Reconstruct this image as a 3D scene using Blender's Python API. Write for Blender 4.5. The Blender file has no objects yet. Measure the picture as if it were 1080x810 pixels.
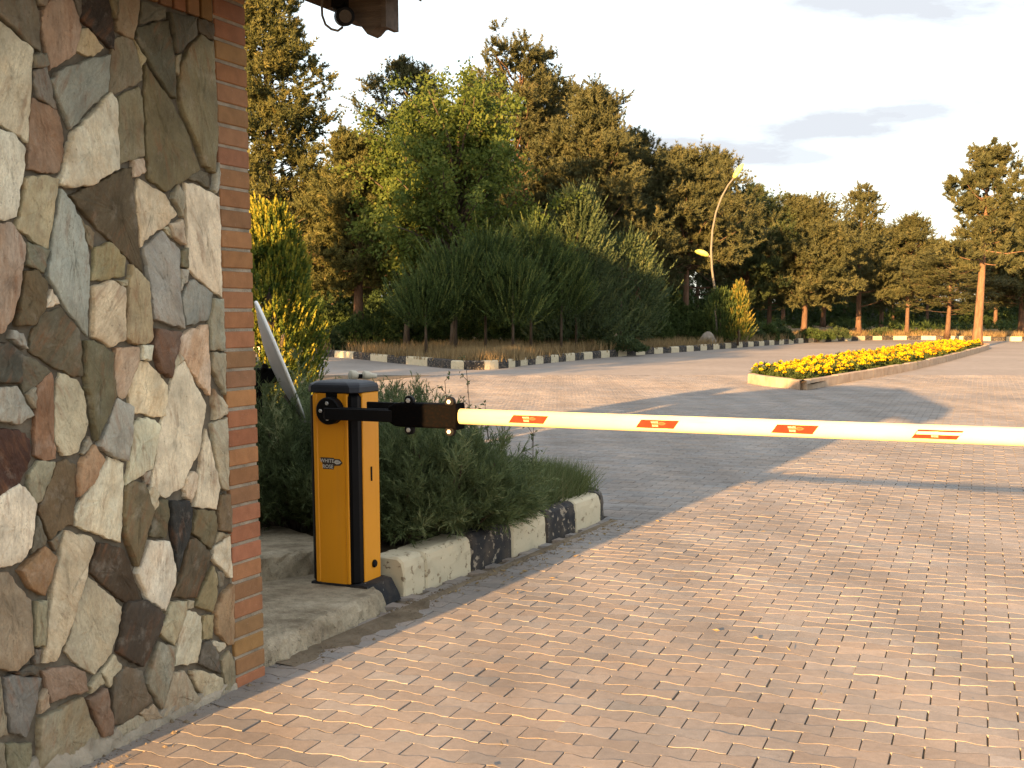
import bpy, math, random
import numpy as np
from mathutils import Vector, Matrix

# ------------------------------------------------------------------ basics
scene = bpy.context.scene
COL = scene.collection
R = math.radians
F, CX, CY, EYE = 1285.0, 524.0, 532.0, 1.43      # lens in pixels of a 1080 x 810 frame, eye height
PITCH = math.atan(201 / 1285.0)
SUN_EL = R(9.5)
SUN_H = Vector((0.455, 0.8905, 0)).normalized()   # horizontal travel direction of the light
ROAD = R(-23.58)                                  # heading of the gatehouse and of the barrier

def srgb(r, g, b, k=1.0):
    out = []
    for v in (r, g, b):
        v /= 255.0
        v = v / 12.92 if v <= 0.04045 else ((v + 0.055) / 1.055) ** 2.4
        out.append(v * k)
    return tuple(out)

def link(o, parent=None):
    COL.objects.link(o)
    if parent is not None:
        o.parent = parent
    return o

def tag(o, label=None, cat=None, group=None, kind=None):
    if label: o['label'] = label
    if cat: o['category'] = cat
    if group: o['group'] = group
    if kind: o['kind'] = kind
    return o

def empty(name, loc=(0, 0, 0), rz=0.0, parent=None):
    o = bpy.data.objects.new(name, None)
    o.location = loc
    o.rotation_euler = (0, 0, rz)
    o.empty_display_size = 0.2
    return link(o, parent)

class MB:
    """collects polygons and links them as one mesh object"""
    def __init__(self):
        self.v, self.f, self.m, self.c = [], [], [], []
    def add(self, verts, faces, mi=0, col=None):
        b = len(self.v)
        self.v.extend([tuple(p) for p in verts])
        self.c.extend([col or (1, 1, 1)] * len(verts))
        for q in faces:
            self.f.append([i + b for i in q]); self.m.append(mi)
    def box(self, x0, x1, y0, y1, z0, z1, mi=0, bev=0.0, col=None):
        if bev <= 0:
            v = [(x, y, z) for z in (z0, z1) for y in (y0, y1) for x in (x0, x1)]
            self.add(v, [(0, 2, 3, 1), (4, 5, 7, 6), (0, 1, 5, 4), (2, 6, 7, 3), (0, 4, 6, 2), (1, 3, 7, 5)], mi, col)
        else:
            b = bev
            ring = lambda i, z: [(x0 + i + b, y0 + i, z), (x1 - i - b, y0 + i, z), (x1 - i, y0 + i + b, z), (x1 - i, y1 - i - b, z),
                                 (x1 - i - b, y1 - i, z), (x0 + i + b, y1 - i, z), (x0 + i, y1 - i - b, z), (x0 + i, y0 + i + b, z)]
            self.loft([ring(b, z0), ring(0, z0 + b), ring(0, z1 - b), ring(b, z1)], mi, True, True, col)
    def loft(self, rings, mi=0, cap0=True, cap1=True, col=None, closed=True):
        n = len(rings[0]); v = [p for r in rings for p in r]; f = []
        for k in range(len(rings) - 1):
            for i in range(n if closed else n - 1):
                j = (i + 1) % n
                f.append((k * n + i, k * n + j, (k + 1) * n + j, (k + 1) * n + i))
        if cap0: f.append(tuple(reversed(range(n))))
        if cap1: f.append(tuple(range((len(rings) - 1) * n, len(rings) * n)))
        self.add(v, f, mi, col)
    def tube(self, pts, rad, sides=8, mi=0, cap=True, col=None):
        pts = [Vector(p) for p in pts]
        if not hasattr(rad, '__len__'): rad = [rad] * len(pts)
        rings = []; prev = None
        for i, p in enumerate(pts):
            t = (pts[min(i + 1, len(pts) - 1)] - pts[max(i - 1, 0)]).normalized()
            a = prev if prev is not None else (Vector((1, 0, 0)) if abs(t.x) < 0.9 else Vector((0, 1, 0)))
            a = (a - t * a.dot(t)).normalized(); prev = a
            b = t.cross(a)
            rings.append([p + (a * math.cos(2 * math.pi * k / sides) + b * math.sin(2 * math.pi * k / sides)) * rad[i] for k in range(sides)])
        self.loft(rings, mi, cap, cap, col)
    def disc(self, c, axis, r, h, sides=20, mi=0, bev=0.0):
        c = Vector(c); axis = Vector(axis).normalized()
        pts = [c, c + axis * (h - bev), c + axis * h] if bev else [c, c + axis * h]
        rr = [r, r, r - bev] if bev else [r, r]
        a = Vector((1, 0, 0)) if abs(axis.x) < 0.9 else Vector((0, 1, 0))
        a = (a - axis * a.dot(axis)).normalized(); b = axis.cross(a)
        self.loft([[p + (a * math.cos(2 * math.pi * k / sides) + b * math.sin(2 * math.pi * k / sides)) * q for k in range(sides)] for p, q in zip(pts, rr)], mi)
    def build(self, name, mats, parent=None, smooth=False, colors=False):
        me = bpy.data.meshes.new(name)
        me.from_pydata(self.v, [], self.f)
        me.polygons.foreach_set('use_smooth', [False] * len(me.polygons))
        if not isinstance(mats, (list, tuple)): mats = [mats]
        for m in mats: me.materials.append(m)
        if len(mats) > 1: me.polygons.foreach_set('material_index', self.m)
        if smooth: me.polygons.foreach_set('use_smooth', [True] * len(me.polygons))
        if colors:
            a = me.attributes.new('tint', 'FLOAT_COLOR', 'POINT')
            a.data.foreach_set('color', np.c_[np.array(self.c), np.ones(len(self.c))].astype(np.float32).ravel())
        me.validate(); me.update()
        return link(bpy.data.objects.new(name, me), parent)

def tri_mesh(name, tris, tone, mats, mat_idx=None):
    """tris (n,3,3), tone (n,): loose triangles with a 'tone' attribute"""
    n = len(tris)
    me = bpy.data.meshes.new(name)
    me.vertices.add(3 * n); me.vertices.foreach_set('co', np.ascontiguousarray(tris, dtype=np.float32).ravel())
    me.loops.add(3 * n); me.loops.foreach_set('vertex_index', np.arange(3 * n, dtype=np.int32))
    me.polygons.add(n); me.polygons.foreach_set('loop_start', np.arange(0, 3 * n, 3, dtype=np.int32))
    me.polygons.foreach_set('loop_total', np.full(n, 3, dtype=np.int32))
    if not isinstance(mats, (list, tuple)): mats = [mats]
    for m in mats: me.materials.append(m)
    if mat_idx is not None: me.polygons.foreach_set('material_index', np.asarray(mat_idx, dtype=np.int32))
    a = me.attributes.new('tone', 'FLOAT', 'POINT')
    a.data.foreach_set('value', np.repeat(np.asarray(tone, dtype=np.float32), 3))
    me.update(); me.validate()
    return me

def obj(name, me, parent=None):
    return link(bpy.data.objects.new(name, me), parent)

# ------------------------------------------------------------------ materials
class NT:
    def __init__(self, mat):
        self.t = mat.node_tree; self.n = self.t.nodes; self.l = self.t.links
    def new(self, kind, **kw):
        nd = self.n.new(kind)
        for k, v in kw.items():
            if k in nd.inputs.keys(): nd.inputs[k].default_value = v
            else: setattr(nd, k, v)
        return nd
    def link(self, a, b): self.l.new(a, b)
    def noise(self, vec, scale, detail=4, rough=0.55):
        nd = self.n.new('ShaderNodeTexNoise'); nd.inputs['Scale'].default_value = scale
        nd.inputs['Detail'].default_value = detail; nd.inputs['Roughness'].default_value = rough
        if vec is not None: self.link(vec, nd.inputs['Vector'])
        return nd.outputs['Fac']
    def map(self, vec, scale=(1, 1, 1), loc=(0, 0, 0), rot=(0, 0, 0)):
        nd = self.n.new('ShaderNodeMapping'); nd.inputs['Scale'].default_value = scale
        nd.inputs['Location'].default_value = loc; nd.inputs['Rotation'].default_value = rot
        self.link(vec, nd.inputs['Vector']); return nd.outputs['Vector']
    def ramp(self, fac, stops):
        nd = self.n.new('ShaderNodeValToRGB'); cr = nd.color_ramp
        while len(cr.elements) < len(stops): cr.elements.new(0.5)
        for e, (p, c) in zip(cr.elements, stops):
            e.position = p; e.color = (c[0], c[1], c[2], 1) if hasattr(c, '__len__') else (c, c, c, 1)
        self.link(fac, nd.inputs['Fac']); return nd.outputs['Color']
    def mix(self, fac, a, b, mode='MIX'):
        nd = self.n.new('ShaderNodeMix'); nd.data_type = 'RGBA'; nd.blend_type = mode; nd.clamp_factor = True
        for sock, v in ((nd.inputs[0], fac), (nd.inputs[6], a), (nd.inputs[7], b)):
            if hasattr(v, 'is_linked'): self.link(v, sock)
            elif hasattr(v, '__len__'): sock.default_value = (v[0], v[1], v[2], 1)
            else: sock.default_value = v
        return nd.outputs[2]
    def math(self, op, a, b=None, clamp=False):
        nd = self.n.new('ShaderNodeMath'); nd.operation = op; nd.use_clamp = clamp
        for i, v in enumerate((a, b)):
            if v is None: continue
            if hasattr(v, 'is_linked'): self.link(v, nd.inputs[i])
            else: nd.inputs[i].default_value = v
        return nd.outputs[0]

def material(name, color=(0.5, 0.5, 0.5), rough=0.7, spec=0.3, metal=0.0):
    m = bpy.data.materials.new(name); m.use_nodes = True
    b = m.node_tree.nodes['Principled BSDF']
    b.inputs['Base Color'].default_value = (*color, 1); b.inputs['Roughness'].default_value = rough
    b.inputs['Specular IOR Level'].default_value = spec; b.inputs['Metallic'].default_value = metal
    return m, NT(m), b

def grained(name, c0, c1, scale=8.0, rough=0.75, spec=0.25, bump=0.3, bscale=60.0, bdist=0.004, detail=5, stretch=(1, 1, 1), metal=0.0):
    """two colours mixed by noise, with a finer noise bump"""
    m, t, b = material(name, c0, rough, spec, metal)
    co = t.new('ShaderNodeTexCoord').outputs['Object']
    v = t.map(co, stretch)
    n = t.noise(v, scale, detail)
    t.link(t.ramp(n, [(0.3, c0), (0.7, c1)]), b.inputs['Base Color'])
    if bump:
        bp = t.new('ShaderNodeBump', Strength=bump, Distance=bdist)
        t.link(t.noise(v, bscale, 5), bp.inputs['Height']); t.link(bp.outputs['Normal'], b.inputs['Normal'])
    return m

def foliage(name, c0, c1, c2=None, trans=0.25, rough=0.65):
    m, t, b = material(name, c0, rough, 0.15)
    at = t.new('ShaderNodeAttribute', attribute_name='tone')
    stops = [(0.0, c0), (0.6, c1)] + ([(1.0, c2)] if c2 else [])
    c = t.ramp(at.outputs['Fac'], stops)
    t.link(c, b.inputs['Base Color'])
    tr = t.new('ShaderNodeBsdfTranslucent'); t.link(c, tr.inputs['Color'])
    mx = t.new('ShaderNodeMixShader', Fac=trans)
    t.link(b.outputs[0], mx.inputs[1]); t.link(tr.outputs[0], mx.inputs[2])
    t.link(mx.outputs[0], t.n['Material Output'].inputs['Surface'])
    return m

M = {}
M['mortar'] = grained('grey_mortar', srgb(84, 78, 68), srgb(116, 108, 94), 14, 0.95, 0.1, 0.8, 90, 0.006)
M['skirt'] = grained('cement_skirt', srgb(120, 112, 98), srgb(165, 155, 138), 10, 0.95, 0.1, 0.9, 60, 0.01)
M['brick'] = None
M['orange'] = grained('orange_powder_coat', (0.56, 0.215, 0.006), (0.62, 0.245, 0.008), 3, 0.42, 0.35, 0.05, 300, 0.0005)
def mk_orange():
    m, t, b = material('orange_powder_coat', (0.58, 0.23, 0.007), 0.42, 0.35)
    co = t.new('ShaderNodeTexCoord').outputs['Object']
    c = t.ramp(t.noise(co, 3, 4), [(0.3, (0.60, 0.24, 0.007)), (0.7, (0.66, 0.27, 0.009))])
    run = t.ramp(t.noise(t.map(co, (26, 26, 1.3)), 1.0, 5, 0.6), [(0.54, 0.0), (0.72, 1.0)])
    c = t.mix(t.math('MULTIPLY', run, 0.10), c, (0.24, 0.13, 0.05))
    sc2 = t.ramp(t.noise(t.map(co, (40, 40, 90)), 1.0, 6, 0.7), [(0.69, 0.0), (0.72, 1.0)])
    c = t.mix(t.math('MULTIPLY', sc2, 0.4), c, (0.20, 0.14, 0.09))
    t.link(c, b.inputs['Base Color']); t.link(t.ramp(run, [(0, 0.40), (1, 0.65)]), b.inputs['Roughness'])
    return m
M['orange'] = mk_orange()
M['black'] = grained('black_coated_metal', (0.003, 0.003, 0.0035), (0.005, 0.005, 0.006), 6, 0.55, 0.10, 0.06, 150, 0.0008)
M['cap'] = grained('black_cap_plastic', (0.010, 0.012, 0.018), (0.016, 0.018, 0.026), 9, 0.55, 0.3, 0.08, 200, 0.0008)
M['steel'] = grained('zinc_bolt', (0.45, 0.44, 0.42), (0.6, 0.58, 0.55), 40, 0.4, 0.5, 0, metal=0.7)
M['armwhite'] = grained('white_arm_paint', (0.72, 0.62, 0.33), (0.78, 0.69, 0.40), 2.5, 0.6, 0.12, 0.03, 90, 0.0006)
M['red'] = grained('red_reflective_film', (0.42, 0.022, 0.010), (0.50, 0.030, 0.014), 30, 0.8, 0.06, 0)
M['logo'] = grained('pale_logo_print', (0.42, 0.40, 0.36), (0.52, 0.50, 0.46), 60, 0.5, 0.3, 0)
M['cream'] = grained('cream_logo_print', (0.17, 0.085, 0.035), (0.20, 0.105, 0.045), 60, 0.8, 0.04, 0)
M['logodark'] = grained('dark_logo_outline', (0.03, 0.022, 0.018), (0.05, 0.035, 0.025), 60, 0.6, 0.3, 0)
M['wood'] = grained('weathered_wood', (0.055, 0.042, 0.032), (0.11, 0.085, 0.066), 6, 0.85, 0.15, 0.6, 40, 0.004, stretch=(1, 8, 8))
M['rooftile'] = grained('dark_roof_tile', (0.16, 0.085, 0.055), (0.24, 0.12, 0.08), 9, 0.8, 0.2, 0.4, 40, 0.004)
def mk_concrete():
    m, t, b = material('old_concrete', (0.3, 0.27, 0.22), 0.95, 0.1)
    co = t.new('ShaderNodeTexCoord').outputs['Object']
    big = t.noise(co, 4.5, 8, 0.62); mid = t.noise(co, 26, 6, 0.65); fine = t.noise(co, 140, 4, 0.6)
    c = t.ramp(big, [(0.3, srgb(122, 110, 92)), (0.5, srgb(158, 146, 124)), (0.68, srgb(180, 168, 146))])
    c = t.mix(1.0, c, t.ramp(mid, [(0.3, 0.74), (0.7, 1.16)]), 'MULTIPLY'); c = t.mix(1.0, c, t.ramp(fine, [(0.28, 0.82), (0.72, 1.12)]), 'MULTIPLY')
    pit = t.ramp(t.noise(co, 60, 3), [(0.64, 0.0), (0.70, 1.0)]); c = t.mix(t.math('MULTIPLY', pit, 0.55), c, srgb(88, 74, 58))
    t.link(c, b.inputs['Base Color'])
    bp = t.new('ShaderNodeBump', Strength=1.0, Distance=0.02)
    t.link(t.math('ADD', t.math('MULTIPLY', mid, 0.7), t.math('SUBTRACT', t.math('MULTIPLY', fine, 0.3), t.math('MULTIPLY', pit, 0.2))), bp.inputs['Height']); t.link(bp.outputs['Normal'], b.inputs['Normal'])
    return m
M['concrete'] = mk_concrete()
M['white'] = grained('white_plastic', (0.72, 0.71, 0.67), (0.8, 0.79, 0.75), 12, 0.45, 0.4, 0.03, 90, 0.0005)
M['beige'] = grained('sun_aged_plastic', (0.42, 0.39, 0.31), (0.52, 0.48, 0.39), 30, 0.6, 0.2, 0.03, 90, 0.0005)
M['dish'] = grained('grey_dish_metal', (0.34, 0.35, 0.36), (0.42, 0.43, 0.44), 6, 0.5, 0.4, 0.05, 60, 0.0008)
def mk_arm():
    m, t, b = material('white_arm_paint', (0.75, 0.66, 0.38), 0.6, 0.12)
    co = t.new('ShaderNodeTexCoord').outputs['Object']
    c = t.ramp(t.noise(co, 2.5, 4), [(0.3, (0.72, 0.62, 0.33)), (0.7, (0.78, 0.69, 0.40))])
    g_ = t.ramp(t.noise(t.map(co, (3, 40, 40)), 1.0, 6, 0.65), [(0.55, 0.0), (0.75, 1.0)])
    c = t.mix(t.math('MULTIPLY', g_, 0.35), c, (0.42, 0.32, 0.18))
    t.link(c, b.inputs['Base Color']); return m
M['armwhite'] = mk_arm()
M['lens'] = grained('camera_glass', (0.006, 0.006, 0.008), (0.01, 0.01, 0.013), 9, 0.08, 0.6, 0)
M['pole'] = grained('galvanised_pole', (0.13, 0.12, 0.10), (0.18, 0.165, 0.14), 4, 0.7, 0.1, 0.05, 60, 0.001)
M['lamp'] = grained('yellow_green_lamp_housing', (0.62, 0.66, 0.12), (0.72, 0.76, 0.2), 6, 0.4, 0.4, 0)
M['bark_pine'] = grained('pine_bark', (0.10, 0.062, 0.04), (0.23, 0.135, 0.085), 5, 0.95, 0.1, 1.0, 18, 0.03, stretch=(2, 2, 0.5))
M['bark_tan'] = M['bark_pine']
M['bark_pine'] = grained('dull_pine_bark', (0.075, 0.048, 0.033), (0.16, 0.10, 0.068), 5, 0.95, 0.1, 1.0, 18, 0.03, stretch=(2, 2, 0.5))
M['bark_dark'] = grained('dark_bark', (0.05, 0.038, 0.028), (0.10, 0.078, 0.058), 6, 0.95, 0.1, 1.0, 22, 0.02, stretch=(2, 2, 0.5))
M['soil'] = grained('dry_soil', (0.11, 0.085, 0.058), (0.19, 0.15, 0.105), 5, 1.0, 0.05, 0.9, 30, 0.02, detail=8)
M['boulder'] = grained('field_stone', (0.16, 0.14, 0.12), (0.26, 0.23, 0.19), 5, 0.9, 0.1, 0.8, 20, 0.02)
M['paintwall'] = grained('pale_plaster', (0.09, 0.088, 0.084), (0.13, 0.126, 0.12), 0.7, 0.95, 0.1, 0.2, 10, 0.01)
M['terracotta'] = grained('bed_kerb_concrete', srgb(150, 128, 108), srgb(176, 156, 134), 4, 0.95, 0.1, 0.7, 30, 0.008)

M['f_pine'] = foliage('pine_needles', (0.042, 0.050, 0.022), (0.084, 0.088, 0.038), (0.13, 0.118, 0.05), 0.15)
M['f_pine2'] = foliage('greener_pine_needles', (0.034, 0.052, 0.022), (0.068, 0.090, 0.036), (0.11, 0.12, 0.048), 0.15)
M['f_cedar'] = foliage('cypress_sprays', (0.044, 0.056, 0.020), (0.10, 0.102, 0.034), (0.17, 0.145, 0.045), 0.2)
M['f_blue'] = foliage('blue_green_juniper_foliage', (0.030, 0.048, 0.021), (0.060, 0.086, 0.036), (0.12, 0.135, 0.052), 0.2)
M['f_leaf'] = foliage('broad_leaves', (0.050, 0.080, 0.018), (0.098, 0.132, 0.027), (0.18, 0.185, 0.04), 0.42)
M['f_plume'] = foliage('plume_foliage', (0.024, 0.042, 0.013), (0.055, 0.085, 0.024), (0.115, 0.14, 0.04), 0.2)
M['f_gold'] = foliage('golden_thuja_foliage', (0.035, 0.062, 0.013), (0.095, 0.125, 0.018), (0.23, 0.20, 0.022), 0.2)
M['f_gold2'] = foliage('bronze_thuja_foliage', (0.03, 0.055, 0.014), (0.085, 0.105, 0.022), (0.20, 0.155, 0.03), 0.2)
M['f_jun'] = foliage('near_juniper_needles', (0.046, 0.064, 0.026), (0.115, 0.148, 0.062), (0.27, 0.28, 0.14), 0.3)
M['f_grass'] = foliage('green_grass_blades', (0.07, 0.095, 0.035), (0.13, 0.155, 0.062), (0.26, 0.235, 0.12), 0.35)
M['f_dry'] = foliage('dry_grass_blades', (0.15, 0.105, 0.05), (0.26, 0.19, 0.095), (0.36, 0.27, 0.14), 0.3)
M['f_mari'] = foliage('marigold_leaves', (0.028, 0.045, 0.014), (0.06, 0.085, 0.022), (0.085, 0.11, 0.03), 0.25)
M['petal'] = foliage('yellow_petals', (0.36, 0.21, 0.004), (0.52, 0.35, 0.006), (0.62, 0.45, 0.012), 0.15)
M['petal_orange'] = foliage('orange_petals', (0.42, 0.13, 0.008), (0.5, 0.2, 0.01), (0.56, 0.27, 0.015), 0.15)

def mk_brick():
    m, t, b = material('red_brick', (0.3, 0.12, 0.06), 0.85, 0.15)
    co = t.new('ShaderNodeTexCoord').outputs['Object']
    at = t.new('ShaderNodeAttribute', attribute_name='tint').outputs['Color']
    n = t.noise(co, 22, 6); sp = t.noise(co, 160, 3)
    c = t.mix(1.0, at, t.ramp(n, [(0.3, 0.86), (0.7, 1.12)]), 'MULTIPLY')
    c = t.mix(t.math('MULTIPLY', t.ramp(sp, [(0.66, 0.0), (0.74, 1.0)]), 0.35), c, (0.42, 0.36, 0.30))
    t.link(c, b.inputs['Base Color'])
    bp = t.new('ShaderNodeBump', Strength=0.5, Distance=0.003)
    t.link(sp, bp.inputs['Height']); t.link(bp.outputs['Normal'], b.inputs['Normal'])
    return m
M['brick'] = mk_brick()

def mk_stone():
    """split quarry stone: a colour per stone, with veins, rust streaks and a rough cleft face"""
    m, t, b = material('split_stone', (0.4, 0.35, 0.3), 0.8, 0.2)
    at = t.new('ShaderNodeAttribute', attribute_name='tint').outputs['Color']
    sd = t.new('ShaderNodeAttribute', attribute_name='seed').outputs['Fac']
    co = t.new('ShaderNodeTexCoord').outputs['Object']
    off = t.new('ShaderNodeCombineXYZ')
    t.link(t.math('MULTIPLY', sd, 37.0), off.inputs[0]); t.link(t.math('MULTIPLY', sd, 91.0), off.inputs[1]); t.link(t.math('MULTIPLY', sd, 53.0), off.inputs[2])
    add = t.new('ShaderNodeVectorMath', operation='ADD'); t.link(co, add.inputs[0]); t.link(off.outputs[0], add.inputs[1])
    rot = t.new('ShaderNodeVectorRotate'); rot.rotation_type = 'X_AXIS'
    t.link(add.outputs[0], rot.inputs['Vector']); t.link(t.math('MULTIPLY', t.math('SUBTRACT', sd, 0.5), 1.6), rot.inputs['Angle'])
    v = rot.outputs[0]
    vs = t.map(v, (1, 3.2, 0.7))
    big = t.noise(v, 9, 5, 0.6); streak = t.noise(vs, 13, 6, 0.62); fine = t.noise(v, 130, 4, 0.6); patch = t.noise(v, 5, 3)
    c = t.mix(1.0, at, t.ramp(big, [(0.28, 0.66), (0.5, 1.0), (0.74, 1.25)]), 'MULTIPLY')
    amt = t.math('MULTIPLY', t.ramp(streak, [(0.50, 0.0), (0.66, 1.0)]), t.math('MULTIPLY', t.ramp(patch, [(0.40, 0.0), (0.56, 1.0)]), 0.75))
    c = t.mix(amt, c, t.mix(0.62, c, (0.22, 0.10, 0.045)))
    cr = t.noise(t.map(v, (1, 5, 1.2)), 20, 7, 0.7)
    vein = t.ramp(cr, [(0.475, 0.0), (0.497, 1.0), (0.503, 1.0), (0.525, 0.0)])
    c = t.mix(t.math('MULTIPLY', vein, t.math('MULTIPLY', t.ramp(big, [(0.4, 0.0), (0.7, 1.0)]), 0.45)), c, t.mix(0.7, c, (0.05, 0.04, 0.03)))
    c = t.mix(1.0, c, t.ramp(fine, [(0.25, 0.88), (0.75, 1.1)]), 'MULTIPLY')
    pit = t.ramp(t.noise(v, 75, 2), [(0.66, 0.0), (0.74, 1.0)])
    c = t.mix(t.math('MULTIPLY', pit, 0.4), c, (0.09, 0.07, 0.05))
    sd2 = t.math('FRACT', t.math('MULTIPLY', sd, 7.31))
    tint_n = t.ramp(t.noise(t.map(v, (1, 1.6, 0.8)), 6.5, 6, 0.68), [(0.42, 0.0), (0.62, 1.0)])
    c = t.mix(t.math('MULTIPLY', tint_n, t.math('MULTIPLY', sd2, 0.75)), c, t.mix(1.0, c, (0.86, 0.68, 0.52), 'MULTIPLY'))
    pale = t.ramp(t.noise(v, 11, 5, 0.7), [(0.55, 0.0), (0.72, 1.0)])
    c = t.mix(t.math('MULTIPLY', pale, 0.35), c, t.mix(0.6, c, (0.52, 0.48, 0.40)))
    st2 = t.ramp(t.noise(t.map(v, (1, 2.0, 0.5)), 30, 5, 0.7), [(0.56, 0.0), (0.68, 1.0)])
    c = t.mix(t.math('MULTIPLY', st2, t.math('MULTIPLY', t.ramp(patch, [(0.35, 0.8), (0.6, 0.1)]), 0.55)), c, t.mix(0.75, c, (0.10, 0.065, 0.035)))
    t.link(c, b.inputs['Base Color'])
    hgt = t.math('ADD', t.math('MULTIPLY', streak, 0.7), t.math('ADD', t.math('MULTIPLY', fine, 0.22), t.math('MULTIPLY', vein, -0.12)))
    bp = t.new('ShaderNodeBump', Strength=0.6, Distance=0.010)
    t.link(hgt, bp.inputs['Height']); t.link(bp.outputs['Normal'], b.inputs['Normal'])
    return m
M['stone'] = mk_stone()

def mk_rubble():
    """stone veneer for the walls turned away from the road"""
    m, t, b = material('stone_veneer', (0.3, 0.27, 0.22), 0.85, 0.2)
    co = t.new('ShaderNodeTexCoord').outputs['Object']
    w = t.mix(0.06, co, t.new('ShaderNodeTexNoise', Scale=6.0).outputs['Color'])
    v1 = t.new('ShaderNodeTexVoronoi', Scale=4.2); v1.feature = 'DISTANCE_TO_EDGE'; t.link(w, v1.inputs['Vector'])
    v2 = t.new('ShaderNodeTexVoronoi', Scale=4.2); t.link(w, v2.inputs['Vector'])
    sep = t.new('ShaderNodeSeparateColor'); t.link(v2.outputs['Color'], sep.inputs[0])
    c = t.ramp(sep.outputs[0], [(0.0, srgb(110, 98, 74)), (0.35, srgb(150, 138, 112)), (0.65, srgb(135, 130, 118)), (1.0, srgb(195, 178, 148))])
    e = t.ramp(v1.outputs['Distance'], [(0.03, 0.0), (0.06, 1.0)])
    c = t.mix(e, srgb(105, 96, 82), c)
    t.link(c, b.inputs['Base Color'])
    bp = t.new('ShaderNodeBump', Strength=1.0, Distance=0.02); t.link(e, bp.inputs['Height']); t.link(bp.outputs['Normal'], b.inputs['Normal'])
    return m
M['rubble'] = mk_rubble()

def mk_paver():
    m, t, b = material('concrete_paver', (0.25, 0.22, 0.2), 0.85, 0.2)
    at = t.new('ShaderNodeAttribute', attribute_name='tint').outputs['Color']
    co = t.new('ShaderNodeTexCoord').outputs['Object']
    fine = t.noise(co, 220, 3, 0.6); mid = t.noise(co, 30, 5, 0.6); broad = t.noise(co, 0.9, 5, 0.6)
    c = t.mix(1.0, at, t.ramp(fine, [(0.25, 0.84), (0.75, 1.14)]), 'MULTIPLY')
    c = t.mix(1.0, c, t.ramp(mid, [(0.3, 0.88), (0.7, 1.08)]), 'MULTIPLY')
    c = t.mix(1.0, c, t.ramp(broad, [(0.3, 0.78), (0.7, 1.12)]), 'MULTIPLY')
    tyre = t.noise(t.map(co, (1.6, 0.12, 1), rot=(0, 0, R(21.5))), 1.0, 4)
    c = t.mix(1.0, c, t.ramp(tyre, [(0.36, 0.84), (0.6, 1.06)]), 'MULTIPLY')
    st = t.noise(co, 11, 3)
    c = t.mix(t.math('MULTIPLY', t.ramp(st, [(0.70, 0.0), (0.78, 1.0)]), 0.45), c, (0.09, 0.08, 0.075))
    t.link(c, b.inputs['Base Color'])
    bp = t.new('ShaderNodeBump', Strength=0.35, Distance=0.002)
    t.link(fine, bp.inputs['Height']); t.link(bp.outputs['Normal'], b.inputs['Normal'])
    return m
M['paver'] = mk_paver()
M['sand'] = grained('joint_sand', (0.10, 0.08, 0.058), (0.18, 0.145, 0.105), 6, 1.0, 0.05, 0.8, 120, 0.004)

def mk_far_road():
    m, t, b = material('far_paving', (0.26, 0.22, 0.2), 0.9, 0.15)
    co = t.new('ShaderNodeTexCoord').outputs['Object']
    v = t.map(co, rot=(0, 0, R(23)))
    a = t.noise(v, 0.35, 5); c2 = t.noise(t.map(v, (5, 10, 1)), 1.0, 1); d = t.noise(v, 3, 4)
    c = t.ramp(a, [(0.3, (0.235, 0.205, 0.180)), (0.7, (0.295, 0.258, 0.226))])
    c = t.mix(1.0, c, t.ramp(c2, [(0.3, 0.9), (0.7, 1.08)]), 'MULTIPLY')
    c = t.mix(1.0, c, t.ramp(d, [(0.3, 0.93), (0.7, 1.06)]), 'MULTIPLY')
    t.link(c, b.inputs['Base Color'])
    bp = t.new('ShaderNodeBump', Strength=0.5, Distance=0.012); t.link(c2, bp.inputs['Height']); t.link(bp.outputs['Normal'], b.inputs['Normal'])
    return m
M['farroad'] = mk_far_road()

def mk_ground():
    m, t, b = material('dry_ground', (0.2, 0.16, 0.1), 1.0, 0.05)
    co = t.new('ShaderNodeTexCoord').outputs['Object']
    a = t.noise(co, 0.12, 6); c2 = t.noise(co, 2.5, 6)
    c = t.ramp(a, [(0.3, (0.14, 0.105, 0.062)), (0.55, (0.22, 0.165, 0.10)), (0.75, (0.16, 0.145, 0.08))])
    c = t.mix(1.0, c, t.ramp(c2, [(0.3, 0.75), (0.7, 1.2)]), 'MULTIPLY')
    t.link(c, b.inputs['Base Color'])
    bp = t.new('ShaderNodeBump', Strength=0.8, Distance=0.05); t.link(c2, bp.inputs['Height']); t.link(bp.outputs['Normal'], b.inputs['Normal'])
    return m
M['ground'] = mk_ground()

def mk_kerb(name, base, chip, thr):
    """painted kerb stone: paint worn through to concrete in patches"""
    m, t, b = material(name, base, 0.8, 0.25)
    co = t.new('ShaderNodeTexCoord').outputs['Object']
    n = t.noise(co, 22, 6, 0.65); n2 = t.noise(co, 6, 5); fine = t.noise(co, 160, 3)
    c = t.mix(1.0, base, t.ramp(n2, [(0.3, 0.72), (0.7, 1.1)]), 'MULTIPLY')
    w = t.ramp(n, [(thr, 0.0), (thr + 0.03, 1.0)])
    c = t.mix(w, c, t.mix(n2, chip, srgb(120, 106, 88)))
    dirt = t.ramp(n2, [(0.45, 0.0), (0.7, 1.0)])
    c = t.mix(t.math('MULTIPLY', dirt, 0.3), c, srgb(118, 100, 78))
    t.link(c, b.inputs['Base Color'])
    bp = t.new('ShaderNodeBump', Strength=0.6, Distance=0.006)
    t.link(t.math('ADD', t.math('MULTIPLY', w, -0.5), t.math('MULTIPLY', fine, 0.4)), bp.inputs['Height']); t.link(bp.outputs['Normal'], b.inputs['Normal'])
    return m
M['kerb_white'] = mk_kerb('worn_white_kerb_paint', srgb(198, 186, 158), srgb(150, 132, 104), 0.60)
M['kerb_black'] = mk_kerb('worn_black_kerb_paint', (0.022, 0.022, 0.024), srgb(160, 150, 134), 0.575)
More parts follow.
